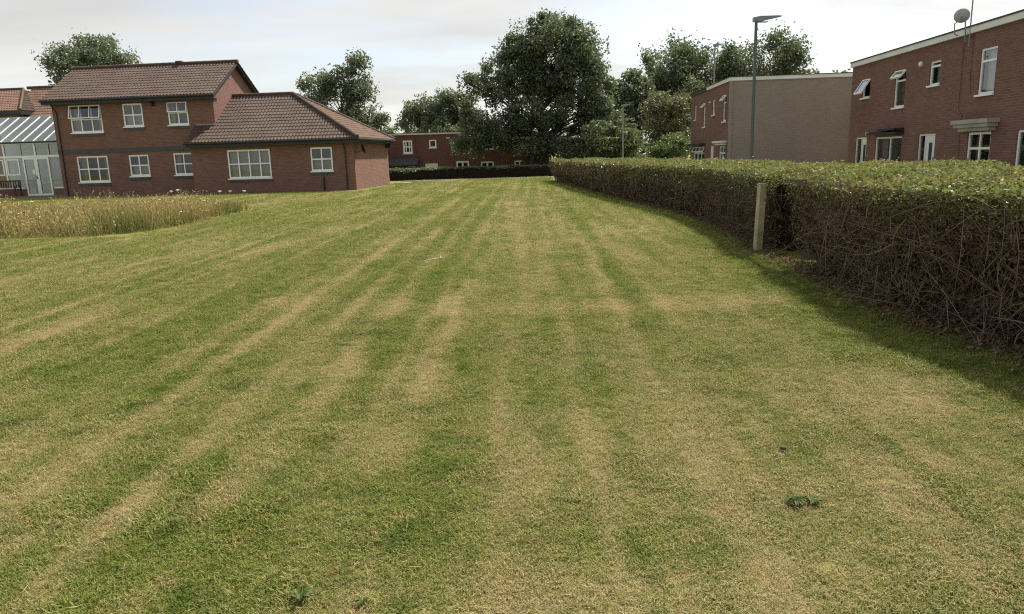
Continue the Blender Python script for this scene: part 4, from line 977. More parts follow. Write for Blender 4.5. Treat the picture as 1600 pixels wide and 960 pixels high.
def hedge(name, label, pts, width, height, seed, sections, recess=None, leafy_end=None, zbase=0.0, dark=False, ends=(0, 1)):
    """pts = foot line on the lawn side, walked with the hedge body on its right"""
    rng = np.random.default_rng(seed)
    f, tg, L = path_sampler(pts)
    nv = VN(seed + 50)
    Hd = empty(name, (pts[0][0], pts[0][1], zbase)); tag(Hd, label, 'hedge', 'clipped hedges')
    off = np.array([pts[0][0], pts[0][1], zbase])
    def at(s, w, z):
        p = f(s); t = tg(s); n = np.stack([t[..., 1], -t[..., 0]], axis=-1)
        q = p + n * np.asarray(w)[..., None]
        return np.concatenate([q, (np.asarray(z) + zbase)[..., None]], axis=-1) - off
    def top(s, w):
        shoulder = 0.08 * np.clip(1 - w / 0.25, 0, 1) ** 2 + 0.16 * np.clip(1 - (width - w) / 0.35, 0, 1) ** 2
        return height + 0.20 * (nv.fbm(s * 0.6, w * 0.8, 3) - 0.5) + 0.09 * (nv(s * 2.3 + 9, w * 2.0) - 0.5) - shoulder
    def side(s, z):
        """w of the clipped face: leans out a little towards the top, lumpy"""
        b = 0.20 - 0.24 * np.clip(z / height, 0, 1) + 0.18 * (nv.fbm(s * 0.9 + 3, z * 1.3, 3) - 0.5)
        if recess is not None:
            y = f(s)[..., 1]; c, hw_, dp_ = recess
            b = b + dp_ * (np.abs(y - c) < hw_)
        return b
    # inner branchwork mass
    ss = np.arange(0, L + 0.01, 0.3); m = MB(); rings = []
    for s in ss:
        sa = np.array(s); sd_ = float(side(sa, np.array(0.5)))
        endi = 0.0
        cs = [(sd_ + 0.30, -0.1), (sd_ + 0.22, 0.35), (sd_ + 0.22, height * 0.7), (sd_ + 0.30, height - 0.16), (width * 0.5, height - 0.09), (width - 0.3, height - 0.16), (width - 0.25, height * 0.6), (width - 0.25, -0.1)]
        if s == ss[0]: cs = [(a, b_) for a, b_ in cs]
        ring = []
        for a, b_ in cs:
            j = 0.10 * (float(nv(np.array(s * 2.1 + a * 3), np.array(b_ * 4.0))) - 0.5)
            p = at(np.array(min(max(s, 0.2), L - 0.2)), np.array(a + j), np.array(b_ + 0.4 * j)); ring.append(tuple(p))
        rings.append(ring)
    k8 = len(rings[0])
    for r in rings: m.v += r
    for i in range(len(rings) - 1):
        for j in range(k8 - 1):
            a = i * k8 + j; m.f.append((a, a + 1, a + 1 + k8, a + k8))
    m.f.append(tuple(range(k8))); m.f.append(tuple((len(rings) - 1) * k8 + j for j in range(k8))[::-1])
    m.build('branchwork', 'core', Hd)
    TV, TR, LV, LR, SV, SR, DV = [], [], [], [], [], [], []
    for (sa, sb, tw_n, tw_r, tw_len, top_n, top_sz, side_n, side_sz) in sections:
        sb = min(sb, L)
        if sb <= sa: continue
        ln = sb - sa
        # twigs in the face
        N = int(tw_n * ln)
        s = rng.uniform(sa, sb, N); z = rng.uniform(0.02, height * 0.97, N) ** 1.0; w = side(s, z) + rng.uniform(-0.05, 0.34, N)
        p0 = at(s, w, z); t = tg(s); n3 = np.stack([t[:, 1], -t[:, 0], np.zeros(N)], axis=1); t3 = np.stack([t[:, 0], t[:, 1], np.zeros(N)], axis=1)
        d = unit(t3 * rng.normal(0, 0.6, N)[:, None] + n3 * rng.normal(-0.05, 0.22, N)[:, None] + np.array([0, 0, 1.0]) * rng.normal(0.35, 0.75, N)[:, None])
        if recess is not None:
            far = np.abs(f(s)[:, 1] - recess[0]) > recess[1] + 0.06
            p0, d, N = p0[far], d[far], int(far.sum())
        ln_ = tw_len * rng.uniform(0.25, 0.75, N) * np.where(rng.random(N) < 0.12, 2.0, 1.0); bend = rng.normal(0, 0.42, (N, 3)); bend[:, 2] -= 0.15
        K = 4; pts_ = []
        for k in range(K):
            q = k / (K - 1); pts_.append(p0 + d * (ln_ * q)[:, None] + bend * (ln_ * q * q)[:, None])
        PP = np.stack(pts_, axis=1)
        if recess is not None:
            far = np.abs(PP[:, -1, 1] + off[1] - recess[0]) > recess[1]; PP = PP[far]; N = len(PP)
        zz = PP[:, :, 2]; PP[:, :, 2] = np.minimum(np.maximum(zz, 0.01), height - 0.09)
        Q, per = ribbon_tubes(PP, tw_r * rng.uniform(0.5, 1.6, N)); TV.append(Q); TR.append(np.tile(rng.random(N), per))
        # leaves of the clipped top
        N = int(top_n * ln * width); s = rng.uniform(sa, sb, N); w = rng.uniform(-0.03, width, N); z = top(s, w) - rng.exponential(0.04, N) + (rng.random(N) < 0.05) * rng.exponential(0.022, N)
        LV.append(leaf_quads(rng, at(s, w, z), top_sz, 0.7)); LR.append(rng.random(N) ** 1.3)
        # leafy lip hanging over the top edge
        N = int(top_n * ln * 0.20); s = rng.uniform(sa, sb, N); lip = 0.05 + 0.13 * nv.fbm(s * 1.1 + 7, s * 0, 3) ; z = top(s, np.zeros(N)) + 0.02 - np.abs(rng.normal(0, 1, N)) * lip; w = side(s, z) * (recess is None or 1) + rng.uniform(-0.08, 0.1, N)
        if recess is not None: w = np.minimum(w, 0.12)
        LV.append(leaf_quads(rng, at(s, w, z), top_sz, 0.4)); LR.append(rng.random(N) * 0.7)
        # leaves on the face, thick below the top edge, thin lower down
        N = int(side_n * ln); s = rng.uniform(sa, sb, N)
        z = height * (1 - 0.05 - np.minimum(rng.exponential(0.26, N), 0.95)); w = side(s, z) + rng.uniform(-0.06, 0.14, N)
        patch = nv.fbm(s * 0.8 + 20, z * 1.5, 2); ok = patch + 0.35 * (z / height) > 0.52
        if recess is not None: ok &= np.abs(f(s)[:, 1] - recess[0]) > recess[1]
        s, z, w = s[ok], z[ok], w[ok]
        SV.append(leaf_quads(rng, at(s, w, z), side_sz, 0.2)); SR.append(rng.random(len(s)))
        # dead brown leaves caught among the twigs
        N = int(side_n * 0.9 * ln); s = rng.uniform(sa, sb, N); z = height * rng.random(N) ** 1.2 * 0.9; w = side(s, z) + rng.uniform(-0.02, 0.22, N)
        ok = nv.fbm(s * 1.3 + 60, z * 2.0, 2) > 0.42; DV.append(leaf_quads(rng, at(s[ok], w[ok], z[ok]), side_sz * 1.1, 0.1))
    if leafy_end:
        y0, y1, N = leafy_end; s = rng.uniform(0, L, N * 30); y = f(s)[:, 1]; s = s[(y > y0) & (y < y1)][:N]
        z = rng.uniform(0.05, height, len(s)); w = side(s, z) + rng.uniform(-0.10, 0.12, len(s))
        SV.append(leaf_quads(rng, at(s, w, z), 0.04, 0.2)); SR.append(rng.random(len(s)) * 0.4)
    # far end face of the hedge: twigs and leaves closing it
    for ei, e, nn_ in ((1, L, 1), (0, 0, -1)):
        if ei not in ends: continue
        N = 900; z = rng.uniform(0.05, height, N); w = rng.uniform(0, width, N); s = np.full(N, e) + nn_ * rng.uniform(-0.25, 0.04, N)
        SV.append(leaf_quads(rng, at(np.clip(s, 0, L), w, z), 0.07, 0.2)); SR.append(rng.random(N))
    np_mesh('twigs', 'twig', np.concatenate(TV), 4, Hd, np.concatenate(TR), 'stuff')
    DV = np.concatenate(DV)
    if not dark: np_mesh('dead_leaves', 'dead_leaf', DV, 4, Hd, rng.random(len(DV)), 'stuff')
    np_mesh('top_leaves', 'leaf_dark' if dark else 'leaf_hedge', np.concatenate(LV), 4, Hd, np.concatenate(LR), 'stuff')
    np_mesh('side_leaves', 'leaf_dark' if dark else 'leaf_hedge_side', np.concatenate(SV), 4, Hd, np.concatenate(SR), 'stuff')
    return Hd
HP = [(4.35, -5.0), (4.05, -1.0), (3.85, 2.5), (3.74, 5.2), (3.62, 6.3), (3.62, 7.3), (3.78, 9.4), (3.92, 11.6)]
HF = [(3.92, 11.66), (4.15, 13.8), (4.38, 16.8), (4.2, 21.0), (3.62, 26.8), (3.0, 36.0), (2.55, 44.2)]
hedge('clipped_hedge', 'clipped hedge with bare brown twiggy side and green top, nearest on the right', HP, 2.7, 1.27, 5,
      [(0, 7.5, 60, 0.005, 0.5, 90, 0.07, 40, 0.06), (7.5, 13.0, 1000, 0.0038, 0.55, 2100, 0.042, 750, 0.038), (13.0, 17, 950, 0.004, 0.5, 1500, 0.046, 700, 0.042)],
      recess=(10.78, 0.68, 1.05), ends=(0,))
hedge('clipped_hedge', 'long clipped hedge beyond the timber post, curving away to the lawn end', HF, 3.0, 1.24, 6,
      [(0, 6, 950, 0.0045, 0.42, 700, 0.055, 900, 0.045), (6, 16, 420, 0.007, 0.4, 320, 0.08, 420, 0.07), (16, 34, 190, 0.011, 0.4, 130, 0.12, 170, 0.10)],
      leafy_end=(11.6, 12.7, 2200), ends=(1,))
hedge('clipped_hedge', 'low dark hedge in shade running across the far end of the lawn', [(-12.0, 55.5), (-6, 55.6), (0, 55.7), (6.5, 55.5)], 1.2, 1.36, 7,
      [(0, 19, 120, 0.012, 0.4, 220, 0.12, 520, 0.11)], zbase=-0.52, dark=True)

# post at the hedge gap
P0 = empty('timber_post', (3.86, 11.42, 0)); tag(P0, 'pale weathered timber post standing at the dark gap in the hedge', 'post')
m = MB(); m.box(-0.055, 0.055, -0.05, 0.05, -0.1, 1.06); o = m.build('post_timber', 'timber', P0, bevel=0.008)
MB().box(0.02, 0.06, -0.062, -0.052, 0.80, 0.84).build('hinge_bracket', 'grey_metal', P0)
P0.rotation_euler = (R(1), R(1.5), R(12))

# dead leaves and clippings at the hedge foot
rng = np.random.default_rng(77)
f1, t1_, L1 = path_sampler(HP + HF[1:5])
N = 9000; s = rng.uniform(7, 30, N); p = f1(s); t = t1_(s); w = -np.abs(rng.normal(0, 0.20, N)) + 0.22
P = np.stack([p[:, 0] + t[:, 1] * w, p[:, 1] - t[:, 0] * w, rng.uniform(0.012, 0.05, N)], axis=1)
o = np_mesh('leaf_litter', 'dead_leaf', leaf_quads(rng, P, 0.045, 1.6), 4, None, rng.random(N), 'stuff')
tag(o, 'brown dead leaves and clippings scattered along the hedge foot', 'leaf litter')

# ------------------------------------------------------------------ trees
def tree(name, label, base, lobes, nleaf, size, mat, seed, ydepth=0.85, trunk_r=0.3, ncl=None, spread=0.42, group='trees behind the houses', cat='tree', stems=1, droop=0.0, upsweep=0.0):
    """lobes: (x, z, rx, rz) or with (.., y offset) of crown masses in metres, world x and z"""
    rng = np.random.default_rng(seed); rn = random.Random(seed)
    bx_, by_, bz_ = base
    T_ = empty(name, base); tag(T_, label, cat, group)
    vol = np.array([l[2] * l[3] for l in lobes]); vol = vol / vol.sum()
    ncl = ncl or max(40, int(nleaf / 130))
    C_ = []
    for l, v in zip(lobes, vol):
        n = max(4, int(round(ncl * v))); x, z, rx, rz = l[:4]; yo = l[4] if len(l) > 4 else rn.uniform(-0.5, 0.5) * min(rx, 2.0)
        d = unit(rng.normal(size=(n, 3))); r = rng.uniform(0.35, 1.0, n) ** 0.45 * rng.uniform(0.82, 1.12, n)
        c = np.stack([x + d[:, 0] * r * rx * 0.92, by_ + yo + d[:, 1] * r * rx * ydepth, z + d[:, 2] * r * rz * 0.92], axis=1); C_.append(c)
    C_ = np.concatenate(C_)
    # limbs: trunk(s) then branches reaching clusters
    m = MB(); xs = np.array([l[0] for l in lobes]); zs = np.array([l[1] for l in lobes]); top = C_[:, 2].max(); mid = float(np.median(C_[:, 2]))
    cxm_, = [float(np.average(C_[:, 0]))]
    for k in range(stems):
        sx = bx_ + (rn.uniform(-1, 1) * 1.2 if k else 0.0); tx = sx * 0.4 + cxm_ * 0.6 + rn.uniform(-1, 1) * (0.8 if stems > 1 else 0.3)
        pts_ = []; rad = []
        H_ = bz_ + (top - bz_) * 0.82
        for q in np.linspace(0, 1, 8):
            pts_.append((sx + (tx - sx) * q + 0.15 * math.sin(q * 5 + k), by_ + 0.2 * math.sin(q * 4 + k), bz_ - 0.1 + (H_ - bz_) * q)); rad.append(trunk_r * (1 - 0.85 * q) * (1.35 if q == 0 else 1))
        m.tube(pts_, rad, 8)
        sel = rng.choice(len(C_), min(len(C_), 34), replace=False)
        for i in sel:
            c = C_[i]; q = min(0.92, max(0.36, (c[2] - bz_) / (H_ - bz_) - rn.uniform(0.12, 0.3))); a = Vector(pts_[int(q * 7)])
            b = Vector(c); mid_ = a.lerp(b, 0.5) + Vector((0, 0, 0.25))
            r0 = trunk_r * (1 - 0.85 * q) * 0.5; m.tube([a, a.lerp(mid_, 0.5), mid_, b], [r0, r0 * 0.75, r0 * 0.5, 0.02], 5, cap=False)
    m.v = [(v[0] - bx_, v[1] - by_, v[2] - bz_) for v in m.v]
    m.build('trunk', 'bark', T_)
    # leaves
    per = rng.multinomial(nleaf, rng.dirichlet(np.full(len(C_), 3.0)))
    idx = np.repeat(np.arange(len(C_)), per)
    csz = rng.uniform(0.6, 1.35, len(C_)) * spread
    d = np.clip(rng.normal(size=(len(idx), 3)), -1.55, 1.55) * csz[idx][:, None] * np.array([1, 1, 0.8])
    P = C_[idx] + d
    if droop: P[:, 2] -= droop * np.abs(d[:, 2])
    if upsweep:
        cen = np.array([cxm_, by_, mid]); out = unit(C_[idx] - cen); k = np.abs(rng.normal(0, upsweep, len(idx)))[:, None]; P = P * 1.0 + out * k * 0.5 + np.array([0, 0, 1.0]) * k * 0.5
    V = leaf_quads(rng, P, size, 0.35, 0.6) - np.array([bx_, by_, bz_])
    rv_ = np.clip(rng.random(len(C_))[idx] * 0.6 + rng.random(len(idx)) * 0.4, 0, 1)
    np_mesh('crown', mat, V, 4, T_, rv_)
    return T_
tree('broadleaf_tree', 'largest dark leafy tree towering over the end of the lawn', (2.0, 62, -1.0),
     [(4.2, 9.6, 3.5, 2.7), (0.8, 8.4, 2.3, 2.0), (-0.9, 7.1, 2.2, 1.9), (5.6, 7.3, 3.1, 2.5), (7.3, 5.8, 1.7, 2.8), (2.6, 5.4, 3.4, 2.4), (-1.6, 3.9, 2.4, 1.9), (-3.0, 2.9, 1.7, 1.0), (3.4, 3.2, 3.0, 1.6), (7.6, 3.8, 2.0, 1.7), (1.0, 2.6, 2.6, 1.3), (5.6, 2.0, 2.2, 1.4), (2.6, 10.5, 1.7, 1.5), (6.1, 9.9, 1.7, 1.7), (3.2, 8.4, 2.6, 2.2), (1.6, 9.9, 1.6, 1.5), (4.6, 11.2, 1.7, 1.0)],
     98000, 0.22, 'leaf_dark', 11, trunk_r=0.38, ncl=380, spread=0.43, upsweep=0.2, stems=3, group='trees beyond the lawn')
tree('broadleaf_tree', 'dark tree just behind the right flank of the largest tree', (12.6, 75, -1.0), [(12.2, 7.4, 2.2, 2.4), (10.6, 6.4, 2.0, 2.2), (13.4, 5.8, 2.2, 2.4), (11.5, 5.0, 2.2, 2.6), (14.5, 3.0, 3.0, 2.2), (10.8, 2.4, 2.4, 2.0), (17.5, 2.8, 2.6, 2.0)], 30000, 0.28, 'leaf_dark', 12, group='trees beyond the lawn')
tree('weeping_shrub', 'rounded mid green weeping tree behind the distant lamp', (8.0, 58, -0.8), [(8.0, 2.8, 2.3, 1.6), (6.5, 2.3, 1.4, 1.3), (9.6, 2.0, 1.3, 1.2), (8.2, 1.0, 2.4, 1.2)], 12000, 0.22, 'leaf_mid', 13, trunk_r=0.14, spread=0.34, droop=0.8, group='shrubs beyond the hedge', cat='shrub')
tree('broadleaf_tree', 'olive brown rounded tree left of the end house', (14.2, 66, -1.0), [(13.8, 4.3, 2.2, 2.1), (15.0, 5.0, 1.6, 1.6), (14.3, 2.2, 2.6, 1.8)], 11000, 0.24, 'leaf_brown', 14, trunk_r=0.2, group='trees beyond the lawn')
tree('broadleaf_tree', 'spiky topped tree rising behind the far corner of the end house', (18.0, 80, -1.0), [(17.7, 10.0, 3.1, 2.2), (16.1, 8.9, 2.4, 1.9), (20.1, 9.1, 2.3, 2.3), (18.1, 7.0, 4.0, 2.3), (18.5, 4.2, 3.6, 2.2)], 30000, 0.30, 'leaf_dark', 15, trunk_r=0.35, ncl=150, upsweep=0.7, group='trees beyond the lawn')
tree('broadleaf_tree', 'airy pale tree behind the top of the tall street lamp', (25.0, 75, 0.0), [(26.0, 9.9, 2.4, 2.0), (28.0, 9.6, 1.6, 1.9), (22.9, 9.4, 1.8, 1.7), (23.9, 8.2, 2.8, 1.6), (27.5, 7.5, 2.4, 1.6)], 17000, 0.28, 'leaf_dark', 16, trunk_r=0.28, ncl=110, spread=0.5, upsweep=0.6, group='trees beyond the lawn')
tree('broadleaf_tree', 'low distant tree tops just above the end house roof', (37.0, 90, 0.0), [(35.5, 9.3, 2.6, 1.0), (39.0, 9.0, 3.0, 1.0), (33.0, 9.2, 2.0, 1.2)], 5000, 0.4, 'leaf_mid', 17, group='trees beyond the lawn')
tree('garden_shrub', 'bright green bush beside the end house', (11.0, 50.6, 0.0), [(10.8, 1.6, 1.3, 1.0), (11.6, 1.9, 1.0, 0.9), (9.9, 1.0, 1.0, 0.8)], 7000, 0.15, 'leaf_bright', 18, trunk_r=0.06, spread=0.25, group='shrubs beyond the hedge', cat='shrub')
tree('garden_shrub', 'dark shrub under the largest tree beside the curving hedge end', (5.0, 68, -1.0), [(4.5, 1.6, 2.6, 2.0), (6.6, 1.4, 2.0, 1.9), (3.0, 0.6, 1.0, 1.4), (9.5, 1.2, 2.0, 1.8)], 15000, 0.2, 'leaf_mid', 19, trunk_r=0.08, group='shrubs beyond the hedge', cat='shrub')
tree('broadleaf_tree', 'rounded grey green tree behind the far red house', (-7.5, 85, -1.0), [(-9.0, 6.4, 2.8, 1.7), (-6.5, 6.7, 2.8, 2.0), (-10.6, 5.4, 1.5, 1.0), (-4.5, 6.0, 2.1, 2.5), (-7.0, 4.2, 4.0, 1.8)], 24000, 0.28, 'leaf_dark', 20, trunk_r=0.3, upsweep=0.3, group='trees behind the houses')
tree('broadleaf_tree', 'airy dark tree rising behind the hipped wing roof', (-13.2, 62, -0.6), [(-15.0, 7.4, 1.7, 1.2), (-12.5, 7.6, 1.8, 1.4), (-11.9, 5.9, 1.7, 1.5), (-14.1, 5.9, 2.4, 1.6), (-11.0, 4.5, 0.9, 0.9), (-13.0, 4.0, 2.4, 1.4), (-12.2, 8.8, 1.0, 0.7)], 17000, 0.22, 'leaf_dark', 21, trunk_r=0.25, ncl=85, upsweep=0.3)
tree('broadleaf_tree', 'dark tree top showing above the ridge of the two storey building', (-35.8, 66, 0.0), [(-35.8, 11.1, 2.2, 1.3), (-37.6, 10.4, 1.4, 1.0), (-34.0, 10.7, 1.6, 0.9), (-32.8, 10.2, 0.9, 0.6), (-36.0, 9.3, 2.6, 1.4), (-35.6, 7.2, 2.6, 1.6)], 16000, 0.23, 'leaf_dark', 22, trunk_r=0.3, ncl=80, upsweep=0.35)
tree('broadleaf_tree', 'faint low tree line in the gap beside the wing roof', (-16.0, 110, -1.0), [(-16.0, 5.0, 3.0, 1.2), (-12.0, 4.6, 3.0, 1.2), (-20.0, 4.8, 3.0, 1.5)], 5000, 0.4, 'leaf_mid', 23)

# ------------------------------------------------------------------ wildflower strip
rng = np.random.default_rng(31)
def in_bed(x, y):
    right = np.interp(y, [17.0, 17.6, 18.6, 21.3, 25.6], [-10.2, -9.3, -8.85, -8.8, -8.95])
    front = np.interp(x, [-30, -12, -10, -9], [17.9, 17.3, 17.15, 17.6]); back = np.interp(x, [-30, -14, -8.5], [21.5, 22.5, 25.8])
    return (x < right + 0.7 * (vn2(x * 2.1, y * 2.1) - 0.5)) & (y > front + 0.8 * (vn1(x * 1.7, y * 1.7) - 0.5)) & (y < back)
N0 = 48000; x = rng.uniform(-24, -8.5, N0); y = rng.uniform(17, 26, N0); ok = in_bed(x, y) & (rng.random(N0) < np.where(x < -17.5, 0.35, 1.0)); x, y = x[ok], y[ok]
hmap = 0.34 + 0.38 * vn1.fbm(x * 0.5, y * 0.7, 3) + 0.12 * (vn2(x * 1.7, y * 1.7) - 0.5)
gm = vn3.fbm(x * 0.55 + 4, y * 0.5, 3)
isg = rng.random(len(x)) < np.clip((gm - 0.42) * 3.0 + 0.16 + 0.5 * np.exp(-((x + 10.4) / 0.5) ** 2 - ((y - 18.0) / 0.7) ** 2), 0.08, 0.85)
h = hmap * rng.uniform(0.55, 1.25, len(x)) * np.where(isg, 0.8, 1.05)
front_ = np.interp(x, [-30, -12, -10, -9], [17.9, 17.3, 17.15, 17.6])
h = h * np.clip(0.4 + (y - front_) / 1.1, 0.35, 1.0) * np.clip(0.55 + (-8.6 - x) / 0.9, 0.5, 1.0)
h = h * (1 + 0.18 * (vn4(x * 2.6, y * 2.6) > 0.72))
ang = rng.uniform(0, 6.283, len(x)); lean = rng.normal(0.0, 0.30, len(x))
P0_ = np.stack([x, y, np.full(len(x), -0.02)], axis=1); d_ = np.stack([np.cos(ang) * lean, np.sin(ang) * lean, np.ones(len(x))], axis=1)
sd_ = np.stack([np.cos(ang + 1.3), np.sin(ang + 1.3), np.zeros(len(x))], axis=1)
def stems(mask, name, mat, wd):
    p, dd_, s_, hh = P0_[mask], d_[mask], sd_[mask], h[mask][:, None]; wv = wd * rng.uniform(0.6, 1.4, len(p))[:, None]
    p1 = p + dd_ * hh * 0.55; p2 = p + dd_ * hh + s_ * hh * 0.08
    q1 = np.stack([p - s_ * wv, p + s_ * wv, p1 + s_ * wv * 0.7, p1 - s_ * wv * 0.7], axis=1); q2 = np.stack([p1 - s_ * wv * 0.7, p1 + s_ * wv * 0.7, p2 + s_ * wv * 0.15, p2 - s_ * wv * 0.15], axis=1)
    r = rng.random(len(p)); return np.concatenate([q1, q2]), np.concatenate([r, r]), p2
Vd, rd, tips = stems(~isg, '', '', 0.006); Vg, rg, tipg = stems(isg, '', '', 0.008)
MW = empty('wildflower_strip', (-11, 19, 0)); tag(MW, 'unmown strip of tall dry grass and wild flowers before the brick building', 'wildflowers', kind='stuff')
offm = np.array([-11, 19, 0])
np_mesh('dry_stems', 'dry_stem', Vd - offm, 4, MW, rd, 'stuff'); np_mesh('green_stems', 'green_stem', Vg - offm, 4, MW, rg, 'stuff')
k = rng.random(len(tips)) < 0.55; hd = tips[k]
np_mesh('seed_heads', 'seed', leaf_quads(rng, hd, 0.075, 0.0, 0.4, axis=np.tile(np.array([0, 0, 1.0]), (len(hd), 1))) - offm, 4, MW, rng.random(len(hd)), 'stuff')
# small leaves low in the strip and along its front
N1 = 12000; i = rng.integers(0, len(x), N1); P = np.stack([x[i] + rng.normal(0, 0.05, N1), y[i] + rng.normal(0, 0.05, N1), rng.uniform(0.03, 0.3, N1)], axis=1)
np_mesh('low_leaves', 'green_stem', leaf_quads(rng, P, 0.07, 0.6) - offm, 4, MW, rng.random(N1), 'stuff')
k = rng.choice(len(tips), 140); P = tips[k] + np.array([0, 0, 0.02])
np_mesh('mauve_flowers', 'thistle', leaf_quads(rng, P, 0.05, 1.0, 0.9) - offm, 4, MW, None, 'stuff')
k = rng.choice(len(tips), 70); P = tips[k] + np.array([0, 0, 0.03])
np_mesh('white_florets', 'petal', leaf_quads(rng, P, 0.055, 1.5, 0.95) - offm, 4, MW, None, 'stuff')
# a few tall umbels that stand out one by one
def umbel(loc, h, label, r=0.07, seed=1):
    rn = random.Random(seed); E_ = empty('wild_carrot', loc); tag(E_, label, 'flower', 'white umbels in the wildflower strip')
    tipx = rn.uniform(-0.08, 0.08)
    MB().tube([(0, 0, -0.02), (tipx * 0.4, 0, h * 0.5), (tipx, 0.02, h - 0.05)], [0.007, 0.006, 0.004], 5).build('stem', 'green_stem', E_)
    m = MB()
    for k in range(16):
        a = k * 2.4; q = 0.8 * r * math.sqrt((k + 0.5) / 16); px, py = tipx + q * math.cos(a), 0.02 + q * math.sin(a); pz = h + rn.uniform(-0.01, 0.01) - 0.15 * q
        m.lathe([(0.004, -0.012), (0.021, 0.0), (0.012, 0.012)], 6, Matrix.Translation((px, py, pz)))
        m.tube([(tipx, 0.02, h - 0.06), (px, py, pz - 0.01)], 0.0025, 3)
    m.build('flower_head', 'petal', E_)
for k, (X, Y, hh, r, lb) in enumerate([
        (-10.6, 24.0, 0.80, 0.07, 'tall white umbel flower left of the middle ground floor window, in the wildflower strip'),
        (-10.95, 24.3, 0.76, 0.055, 'cream umbel flower just left of a taller white one in the wildflower strip'),
        (-9.55, 24.6, 0.70, 0.065, 'white umbel flower before the foot of the single storey wing corner'),
        (-9.35, 24.9, 0.68, 0.045, 'small white umbel flower beside another before the wing corner'),
        (-8.98, 25.4, 0.66, 0.06, 'white umbel flower at the right tip of the wildflower strip'),
        (-13.1, 20.5, 0.72, 0.05, 'pale umbel flower standing before the left end of the brick building')]):
    umbel((X, Y, 0), hh, lb, r, k + 3)

# ------------------------------------------------------------------ small things on the lawn
E_ = empty('fallen_twig', (-1.19, 11.5, 0.02)); tag(E_, 'pale dry forked twig lying on the lawn', 'twig')
MB().tube([(-0.17, -0.22, 0.005), (-0.05, -0.1, 0.015), (0.08, 0.02, 0.02), (0.13, 0.12, 0.012)], [0.006, 0.009, 0.009, 0.006], 6).build('stick', 'timber', E_)
MB().tube([(0.08, 0.02, 0.02), (0.07, 0.2, 0.03), (0.045, 0.32, 0.02)], [0.006, 0.005, 0.003], 5).build('side_shoot', 'timber', E_)
def weed(loc, label, n, L, W, seed, mat='weed', up=0.5):
    rn = random.Random(seed); E_ = empty('lawn_weed', loc); tag(E_, label, 'weed', 'broad leaved weeds in the lawn')
    for k in range(n):
        a = k * 2.399 + rn.uniform(-0.3, 0.3); l = L * rn.uniform(0.6, 1.15); e = up * rn.uniform(0.5, 1.3); m = MB(); P = []
        d = Vector((math.cos(a), math.sin(a), 0)); s = Vector((-d.y, d.x, 0))
        for q in (0, 0.2, 0.45, 0.7, 0.9, 1.0):
            c = d * (l * q) + Vector((0, 0, 0.008 + l * e * math.sin(q * 2.4) * 0.7)); wv = W * (0.25 + 1.5 * q) * (1 - q) ** 0.6 if q < 1 else 0.0005
            P.append((c - s * wv + Vector((0, 0, wv * 0.35)), c, c + s * wv + Vector((0, 0, wv * 0.35))))
        for i in range(len(P) - 1):
            m.quad(P[i][0], P[i][1], P[i + 1][1], P[i + 1][0]); m.quad(P[i][1], P[i][2], P[i + 1][2], P[i + 1][1])
        m.build('leaf', mat, E_, smooth=True)
weed((-0.82, 2.46, 0.0), 'bright green broad leaved weed at the bottom edge left of centre', 6, 0.062, 0.017, 4, up=0.9)
weed((-0.58, 2.42, 0.0), 'smaller pale green weed just right of the broad leaved one', 5, 0.036, 0.011, 5, up=0.7)
weed((1.27, 3.1, 0.0), 'dark green clump of weed on dry turf at lower right', 34, 0.06, 0.011, 6, 'weed', 0.6)
weed((1.35, 3.09, 0.0), 'low green weed touching the dark green clump at lower right', 16, 0.042, 0.010, 8, 'weed', 0.5)
E_ = MB().lathe([(0.004, 0.0), (0.018, 0.003), (0.021, 0.010), (0.013, 0.017), (0.003, 0.019)], 7, Matrix.Diagonal((1, 0.8, 1, 1))).build('pebble', 'coping', None, smooth=True)
E_.location = (1.43, 3.7, 0.01); tag(E_, 'small dark grey stone on the lawn right of centre', 'stone')
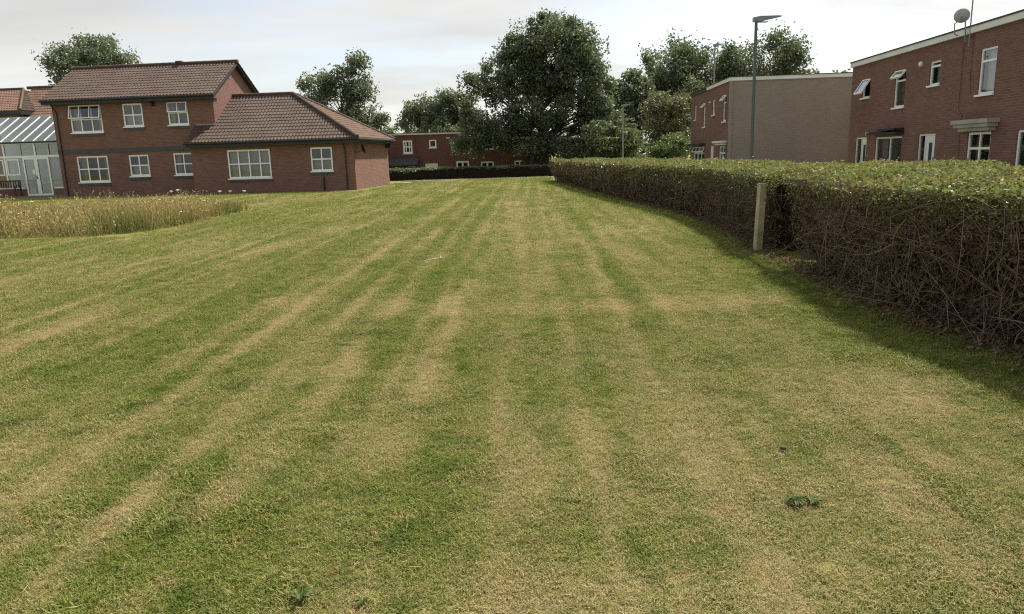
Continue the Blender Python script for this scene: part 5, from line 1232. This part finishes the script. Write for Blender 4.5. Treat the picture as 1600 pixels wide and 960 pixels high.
# drain covers beside the wing
for k, (X, Y, lb) in enumerate([(-6.6, 47.2, 'flat concrete drain cover beside the far corner of the wing'), (-3.9, 50.0, 'flat drain cover further out on the lawn beyond the wing')]):
    o = MB().box(-0.45, 0.45, -0.35, 0.35, -0.02, 0.05 if k == 0 else 0.03).box(-0.36, 0.36, -0.27, 0.27, 0.05 if k == 0 else 0.03, 0.065 if k == 0 else 0.04).build('drain_cover', 'concrete')
    o.location = (X, Y, 0); tag(o, lb, 'drain cover', 'drain covers')
# pale clippings and petals on the turf
rng = np.random.default_rng(91)
N = 36; yy = rng.uniform(2.6, 16, N) ; xx = rng.uniform(-0.72, 0.6, N) * yy; ok = xx < 3.3; P = np.stack([xx[ok], yy[ok], rng.uniform(0.02, 0.035, ok.sum())], axis=1)
o = np_mesh('pale_clippings', 'petal', leaf_quads(rng, P, 0.017, 1.2, 0.5), 4, None, None, 'stuff'); tag(o, 'tiny pale petals and clippings strewn on the lawn', 'clippings')
N = 2600; yy = rng.uniform(2.2, 9, N); xx = rng.uniform(-0.75, 0.7, N) * yy; ok = xx < 3.3; P = np.stack([xx[ok], yy[ok], rng.uniform(0.018, 0.035, ok.sum())], axis=1)
o = np_mesh('dry_clippings', 'dry_stem', leaf_quads(rng, P, 0.05, 2.5, 0.06), 4, None, rng.random(ok.sum()), 'stuff'); tag(o, 'loose straw coloured grass clippings lying on the lawn', 'clippings')

# bench before the glazed lobby
BN = empty('garden_bench', B.matrix_basis @ Vector((-21.95, 2.15, 0.016)), R(-6)); tag(BN, 'dark wooden slatted bench in front of the glazed lobby', 'bench')
for k in range(4): MB().box(-0.75, 0.75, -0.25 + k * 0.12, -0.16 + k * 0.12, 0.42, 0.45).build('seat_slat', 'bench_wood', BN)
for k in range(9): MB().box(-0.68 + k * 0.16, -0.62 + k * 0.16, 0.24, 0.265, 0.5, 0.88).build('back_slat', 'bench_wood', BN)
MB().box(-0.78, 0.78, 0.23, 0.275, 0.88, 0.95).build('top_rail', 'bench_wood', BN)
for sx in (-0.74, 0.74):
    MB().box(sx - 0.03, sx + 0.03, -0.25, -0.19, 0, 0.62).build('leg', 'bench_wood', BN); MB().box(sx - 0.03, sx + 0.03, 0.22, 0.28, 0, 0.878).build('leg', 'bench_wood', BN)
    MB().box(sx - 0.035, sx + 0.035, -0.28, 0.218, 0.622, 0.655).build('armrest', 'bench_wood', BN)
